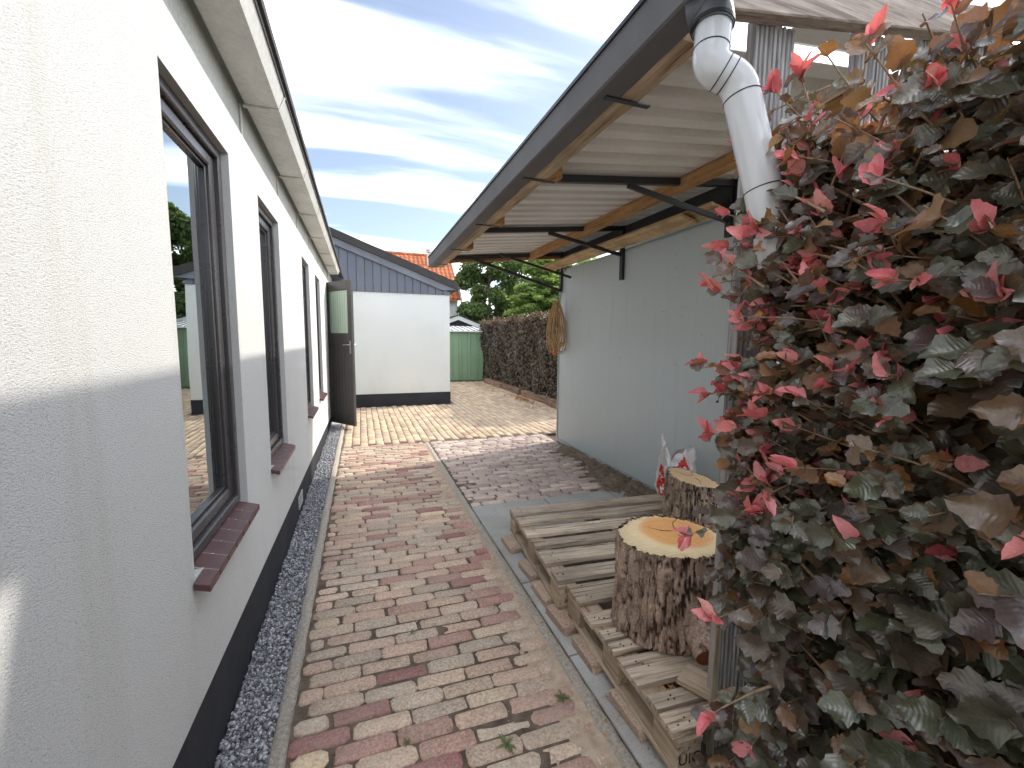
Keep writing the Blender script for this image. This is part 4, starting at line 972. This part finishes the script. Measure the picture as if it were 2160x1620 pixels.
    o = tw.build('twigs', m_twig, root, smooth=True); o.matrix_parent_inverse = inv; tag(o, kind='stuff')
    print('hedge leaves', len(leaves), 'young', len(young))
near_hedge()

def small_leaves(name, P, Nn, size, mat, parent, inv=None):
    """folded four-point leaves, P positions, Nn unit normals"""
    N = len(P); t = RNG.normal(size=(N, 3)); t -= (t * Nn).sum(1)[:, None] * Nn; t /= np.linalg.norm(t, axis=1)[:, None]; b = np.cross(Nn, t)
    s = size[:, None]
    V = np.stack([P - t * s * .5, P + b * s * .30 + Nn * s * .08, P + t * s * .5 - Nn * s * .06, P - b * s * .30 + Nn * s * .08], 1)
    Fi = np.concatenate([np.arange(N)[:, None] * 4 + np.array([0, 1, 2]), np.arange(N)[:, None] * 4 + np.array([0, 2, 3])], 0)
    r = RNG.random(N); uvt = np.array([(.5, 0), (1, .5), (.5, 1), (0, .5)])
    uv = np.concatenate([np.tile(uvt[[0, 1, 2]], (N, 1)), np.tile(uvt[[0, 2, 3]], (N, 1))], 0)
    o = link(name, np_mesh(name, V.reshape(-1, 3), Fi, mat, np.concatenate([r, r]), uv), parent)
    if inv: o.matrix_parent_inverse = inv
    return o
def unit(a): return a / np.linalg.norm(a, axis=1)[:, None]

# far hedge
def far_hedge():
    root = tag(empty('hedge', (4.3, 11.3, 0)), 'clipped brown purple hedge along the far courtyard behind the shed', 'hedge'); inv = Matrix.Translation((-4.3, -11.3, 0))
    N1 = 26000; y = RNG.uniform(7.4, 14.75, N1); z = RNG.uniform(.05, 2.0, N1)
    bump_ = .06 * np.sin(y * 3.1 + z * 2.2) + .05 * np.sin(y * 7.3 - z * 5.1)
    x = 4.00 + bump_ + np.abs(RNG.normal(0, .10, N1)); P1 = np.stack([x, y, z], 1); n1 = unit(np.stack([-1 + RNG.normal(0, .6, N1), RNG.normal(0, .7, N1) - .2, .35 + RNG.normal(0, .6, N1)], 1))
    N2 = 8000; y2 = RNG.uniform(7.4, 14.75, N2); x2 = RNG.uniform(3.95, 4.7, N2); z2 = 1.96 + .07 * np.sin(y2 * 4) + .05 * np.sin(y2 * 11 + x2 * 7) - np.abs(RNG.normal(0, .08, N2)) + .10 * RNG.random(N2); P2 = np.stack([x2, y2, z2], 1)
    n2 = unit(np.stack([RNG.normal(0, .6, N2), RNG.normal(0, .6, N2), 1 + RNG.normal(0, .5, N2)], 1))
    N3 = 2600; x3 = RNG.uniform(4.0, 4.7, N3); z3 = RNG.uniform(.05, 2.0, N3); y3 = RNG.choice([7.45, 14.7], N3) + RNG.normal(0, .07, N3); P3 = np.stack([x3, y3, z3], 1); n3 = unit(RNG.normal(size=(N3, 3)))
    o = small_leaves('foliage', np.concatenate([P1, P2, P3]), np.concatenate([n1, n2, n3]), RNG.uniform(.05, .10, N1 + N2 + N3), m_fleaf, root, inv); tag(o, kind='stuff')
    o = MB().box(4.22, 4.6, 7.5, 14.6, .15, 1.85).build('inner_growth', m_twig, root); o.matrix_parent_inverse = inv
    st = MB()
    for k in range(22): yy = 7.6 + k * .33; st.tube([(4.25, yy, 0), (4.22, yy + .05, .5), (4.3, yy, 1.2)], [.02, .016, .01], 5)
    o = st.build('stems', m_twig, root); o.matrix_parent_inverse = inv; tag(o, kind='stuff')
far_hedge()

# sleepers edging the far hedge
for (x, y0, y1, tilt, lab) in ((3.90, 7.35, 8.62, -.03, 'weathered sleeper at the hedge foot nearest the grey shed'), (3.93, 8.72, 10.2, .03, 'second sleeper from the grey shed at the hedge foot'), (3.93, 10.4, 11.9, -.02, 'third sleeper from the grey shed at the hedge foot'), (3.90, 12.0, 13.6, .02, 'sleeper at the hedge foot nearest the green shed')):
    o = split_beam(-.07, .07, -(y1 - y0) / 2, (y1 - y0) / 2, 0, .15).build('sleeper', m_sleeper); o.location = (x, (y0 + y1) / 2, 0.0); o.rotation_euler = (0, 0, tilt); tag(o, lab, 'sleeper', 'sleepers edging the far hedge')

# ------------------------------------------------------------------ far things
gs = tag(empty('garden_shed', (3.4, 14.55, 0)), 'green sheet metal garden shed at the end of the courtyard', 'shed'); gi = Matrix.Translation((-3.4, -14.55, 0))
def gpart(mb, name, m, **kw):
    o = mb.build(name, m, gs, **kw); o.matrix_parent_inverse = gi; return o
gpart(MB().box(2.02, 4.08, 14.56, 16.0, 0, 1.68), 'body', m_greenm)
x = 2.02
for k, wd in enumerate((.22, .1, .22, .1, .20, .11, .2, .11, .2, .11, .22, .08, .15)):
    gpart(MB().box(x + .004, x + wd - .004, 14.56 - (.012 if wd > .15 else .028), 14.56, .02, 1.665), 'wall_sheet', m_greenm, bevel=0.004); x += wd
gpart(MB().prism([(14.44, 1.685), (16.1, 1.89), (16.1, 1.925), (14.44, 1.72)], 'x', 1.95, 4.15), 'roof', m_white)
for k in range(12): gpart(MB().bar((2.0 + k * .19, 14.46, 1.732), (2.0 + k * .19, 16.05, 1.925), .02, .022), 'roof_rib', m_gut)

nbh = tag(empty('neighbour_shed', (4.1, 19, 0)), 'white gabled outbuilding with dark opening behind the green shed', 'building'); ni = Matrix.Translation((-4.1, -19, 0))
def npart(mb, name, m, **kw):
    o = mb.build(name, m, nbh, **kw); o.matrix_parent_inverse = ni; return o
npart(MB().prism([(2.0, 0), (6.2, 0), (6.2, 1.62), (4.1, 2.40), (2.0, 1.62)], 'y', 19.0, 23), 'wall', m_white)
npart(MB().prism([(3.35, 1.98), (4.85, 1.98), (4.1, 2.27)], 'y', 18.94, 18.998), 'opening_panel', m_plinth)  # dark panel on the wall, painted in for the unlit gable opening
npart(MB().prism([(1.9, 1.66), (4.1, 2.47), (6.3, 1.66), (6.3, 1.70), (4.1, 2.515), (1.9, 1.70)], 'y', 18.8, 23.1), 'roof', m_felt)
npart(MB().prism([(1.95, 1.50), (4.1, 2.28), (6.25, 1.50), (6.25, 1.655), (4.1, 2.465), (1.95, 1.655)], 'y', 18.82, 18.9), 'verge_board', m_white)

oh = tag(empty('tiled_house', (3.0, 28, 0)), 'distant house with bright orange tiled roof above the annex', 'house'); oi_ = Matrix.Translation((-3, -28, 0))
def opart(mb, name, m, parent=None, **kw):
    o = mb.build(name, m, parent or oh, **kw); o.matrix_parent_inverse = oi_; return o
RY0, RY1, RZ0, RZ1 = 24.2, 27.4, 3.7, 6.55                         # eave, ridge
opart(MB().box(-4, 5.35, 24.7, 30.2, 0, 4.0), 'wall', m_white)
orf = opart(MB().prism([(RY0, RZ0 - .06), (RY1, RZ1 - .06), (30.6, RZ0 - .06), (30.6, RZ0 - .12), (RY1, RZ1 - .16), (RY0, RZ0 - .12)], 'x', -4.2, 5.40), 'roof', m_tile)
opart(MB().prism([(24.7, 4.0), (30.2, 4.0), (RY1, RZ1 - .17)], 'x', -4, 5.30), 'gable', m_white)
opart(MB().prism([(RY0 - .05, RZ0 - .18), (RY1, RZ1 - .1), (RY1, RZ1 + .05), (RY0 - .05, RZ0 - .02)], 'x', 5.405, 5.50), 'verge_board', m_white)
sl = Vector((0, RY1 - RY0, RZ1 - RZ0)); slen = sl.length; sl.normalize(); nr_ = Vector((0, -sl.z, sl.y))
tmb = MB(); vs_ = []
for i in range(7):
    u = i / 6; vs_ += [(.25 * u, 0, .022 * math.sin(u * 6.28) + .02), (.25 * u, .40, .022 * math.sin(u * 6.28) + .0)]
tmb.add(vs_, [(i*2, i*2+2, i*2+3, i*2+1) for i in range(6)] + [(i*2 + 2, i*2, i*2, i*2+2) for i in range(0)])
tile_me = tmb.mesh('roof_tile', m_tile)
rows = [(r_, c_) for r_ in range(12) for c_ in range(38)]
rest = MB(); cnt = 0
Rt = Matrix(((1, 0, 0), (0, sl.y, nr_.y), (0, sl.z, nr_.z))).to_4x4()
for r_, c_ in sorted(rows, key=lambda q: (q[0] * 1.0 + max(0, 22 - q[1]) * 2)):
    p = Vector((5.38 - .25 * (38 - c_), RY1, RZ1)) - sl * (.36 * (r_ + 1)) + nr_ * .01; m = Matrix.Translation(p) @ Rt
    if cnt < 190:
        o = link('roof_tile', tile_me, orf); o.matrix_basis = m
    else: rest.add([m @ Vector(v) for v in vs_], [(i*2, i*2+2, i*2+3, i*2+1) for i in range(6)], r=random.random())
    cnt += 1
o = rest.build('tile_field', m_tile, orf); tag(o, kind='stuff')
for k in range(30):
    o = MB().tube([(5.38 - .32 * k, RY1, RZ1 + .0), (5.38 - .32 * (k + 1) + .01, RY1, RZ1 - .015)], [.11, .13], 8).build('ridge_tile', m_tile, orf)
opart(MB().tube([(3.98, 26.6, 5.6), (3.98, 26.6, 6.55)], .10, 12).tube([(3.98, 26.6, 6.60), (3.98, 26.6, 6.66)], .17, 12).tube([(3.98, 26.6, 6.71), (3.98, 26.6, 6.80)], .15, 12), 'flue', m_white)

def broad_tree(label, base, h, rx, rz_, nleaf, mat, size, seed, conifer=False, zlow=.6):
    root = tag(empty('tree', base), label, 'tree', 'trees behind the far hedge'); R_ = np.random.default_rng(seed); rr = random.Random(seed)
    inv = Matrix.Identity(4)
    tr = MB(); tr.tube([(0, 0, 0), (.05, 0, h * .3), (-.03, .04, h * .6), (0, 0, h * .95)], [.16, .12, .08, .02], 8)
    P = []; Nn = []
    if not conifer:
        cl = []
        for k in range(46):
            t = rr.random(); z = zlow + (h - zlow) * t; rad = rx * math.sin(math.pi * min(1, .12 + .88 * t) ** .9) ** .7; a = rr.uniform(0, 6.28); q = rr.uniform(.35, 1.0) ** .6
            c = Vector((rad * q * math.cos(a), rad * q * math.sin(a), z)); cl.append(c)
            tr.tube([(0, 0, max(.4, z - .5)), (c.x * .5, c.y * .5, z - .25), c], [.04, .025, .008], 5, False)
        per = nleaf // len(cl)
        for c in cl:
            d = R_.normal(size=(per, 3)); d /= np.linalg.norm(d, axis=1)[:, None]; rad = (R_.random(per) ** .45)[:, None]
            P.append(np.array(c) + d * rad * np.array([.62, .62, .45]) * rr.uniform(.7, 1.25)); Nn.append(unit(d * .5 + R_.normal(size=(per, 3)) * .5 + np.array([0, 0, .4])))
    else:
        for k in range(150):
            t = rr.random() ** .8; z = zlow + (h - zlow) * t; L = rx * (1 - t) ** .75 * rr.uniform(.75, 1.1) + .15; a = rr.uniform(0, 6.28)
            d = Vector((math.cos(a), math.sin(a), .25)); e = Vector((0, 0, z)) + d * L; tr.tube([(0, 0, z), Vector((0, 0, z)) + d * L * .6, e], [.02, .014, .004], 4, False)
            n_ = max(20, int(nleaf / 150)); s = R_.random(n_) ** .7; wob = R_.normal(size=(n_, 3)) * np.stack([.18 * (1.05 - s) + .05] * 3, 1) * np.array([1, 1, .45])
            P.append(np.array([0, 0, z]) + np.array(d)[None] * (L * s)[:, None] + wob + np.stack([np.zeros(n_), np.zeros(n_), -.18 * L * s * s], 1)); Nn.append(unit(R_.normal(size=(n_, 3)) * .6 + np.array([0, 0, 1.0])))
    P = np.concatenate(P); Nn = np.concatenate(Nn)
    small_leaves('crown', P, Nn, R_.uniform(size * .6, size * 1.4, len(P)), mat, root); tr.build('trunk', m_trunk, root, smooth=True)
broad_tree('dark green dense tree behind the end of the far hedge', (7.0, 23.8, 0), 7.0, 2.15, 2, 34000, m_tleaf, .20, 4, zlow=1.9)
broad_tree('light green feathery conifer right of the dark tree', (7.2, 17.0, 0), 5.0, 2.1, 2, 30000, m_cleaf, .15, 9, True, .5)
broad_tree('dark conifer standing farther back behind the shed roof', (10.2, 21.5, 0), 6.2, 2.6, 2, 22000, m_tleaf, .2, 15, True, .8)
broad_tree('bushy green tree right of the feathery conifer', (9.3, 16.6, 0), 4.6, 1.7, 2, 15000, m_cleaf, .16, 23, zlow=.8)

# ------------------------------------------------------------------ small things
def weed(loc, n, L, label):
    root = tag(empty('weed', loc), label, 'weed', 'weeds between the paving')
    T = [leaf_template(80 + s, 6, .12, 0, .5, .6, 0) for s in range(3)]; it = []
    for k in range(n):
        a = 6.28 * k / n + random.uniform(-.4, .4); it.append((Vector((0, 0, 0)), frame(Vector((math.cos(a), math.sin(a), random.uniform(.3, 1.3))), Vector((-math.cos(a), -math.sin(a), 1.0))), L * random.uniform(.6, 1.2), k % 3))
    join_leaves('blades', it, T, m_grass, root)
weed((0.455, 1.315, 0), 8, .042, 'spiky green weed in the brick path near the bottom edge')
weed((0.735, 1.43, 0), 14, .032, 'low leafy weed beside the right path kerb')
weed((0.12, 1.44, 0), 6, .022, 'tiny weed in a joint between the nearest path bricks')
weed((0.20, 2.02, 0), 7, .022, 'tiny weed in a path joint opposite the stump')
weed((2.47, 5.10, 0.03), 12, .05, 'small weed tuft at the foot of the grey shed wall')
def litter(name, pts, size, label, mat):
    N = len(pts); P = np.array(pts); nn = unit(RNG.normal(size=(N, 3)) * .35 + np.array([0, 0, 1.0]))
    return tag(small_leaves(name, P, nn, RNG.uniform(size * .6, size * 1.3, N), mat, None), label, 'leaves', kind='stuff')
lp = [(3.60 + abs(random.gauss(0, .10)) * -1 + .12, random.gauss(9.6, .35), .012 + random.uniform(0, .03)) for _ in range(160)] + [(random.uniform(3.3, 3.85), random.uniform(8.2, 13.5), .01) for _ in range(90)]
litter('fallen_leaves', lp, .055, 'dry orange leaves fallen along the far hedge foot', m_dead)
lp = [(random.uniform(.98, 1.12), random.uniform(1.16, 1.19), PZ - .028) for _ in range(30)] + [(random.uniform(.9, 1.0), random.uniform(.95, 1.4), .006) for _ in range(60)] + [(random.uniform(.80, .90), random.uniform(1.0, 3.2), .008) for _ in range(60)]
litter('wood_crumbs', lp, .013, 'small wood crumbs and leaf bits scattered round the near pallet', m_dead)
cp_ = [(random.uniform(-.27, .79), random.uniform(.95, 5.8), random.uniform(-.004, .002)) for _ in range(420)]
litter('path_debris', cp_, .010, 'pale crumbs and grit lying in the path joints', m_conc)
mp_ = [(random.uniform(2.2, 2.6), random.uniform(2.9, 5.0), random.uniform(.03, .055)) for _ in range(500)]
litter('soil_litter', mp_, .028, 'dry leaf scraps on the soil along the shed', m_mulch)
for (p, lab) in (((1.50, 2.46, PZ + .002), 'pale bird dropping on the middle of the far pallet'),):
    b = MB(); vs_ = [(0, 0, .0035)] + [(.028 * math.cos(a) * random.uniform(.5, 1.2), .014 * math.sin(a) * random.uniform(.5, 1.2), 0) for a in [k * .5236 for k in range(12)]]
    o = b.add(vs_, [(0, k, k % 12 + 1) for k in range(1, 13)]).build('dropping', m_white); o.location = p; tag(o, lab, 'dropping')
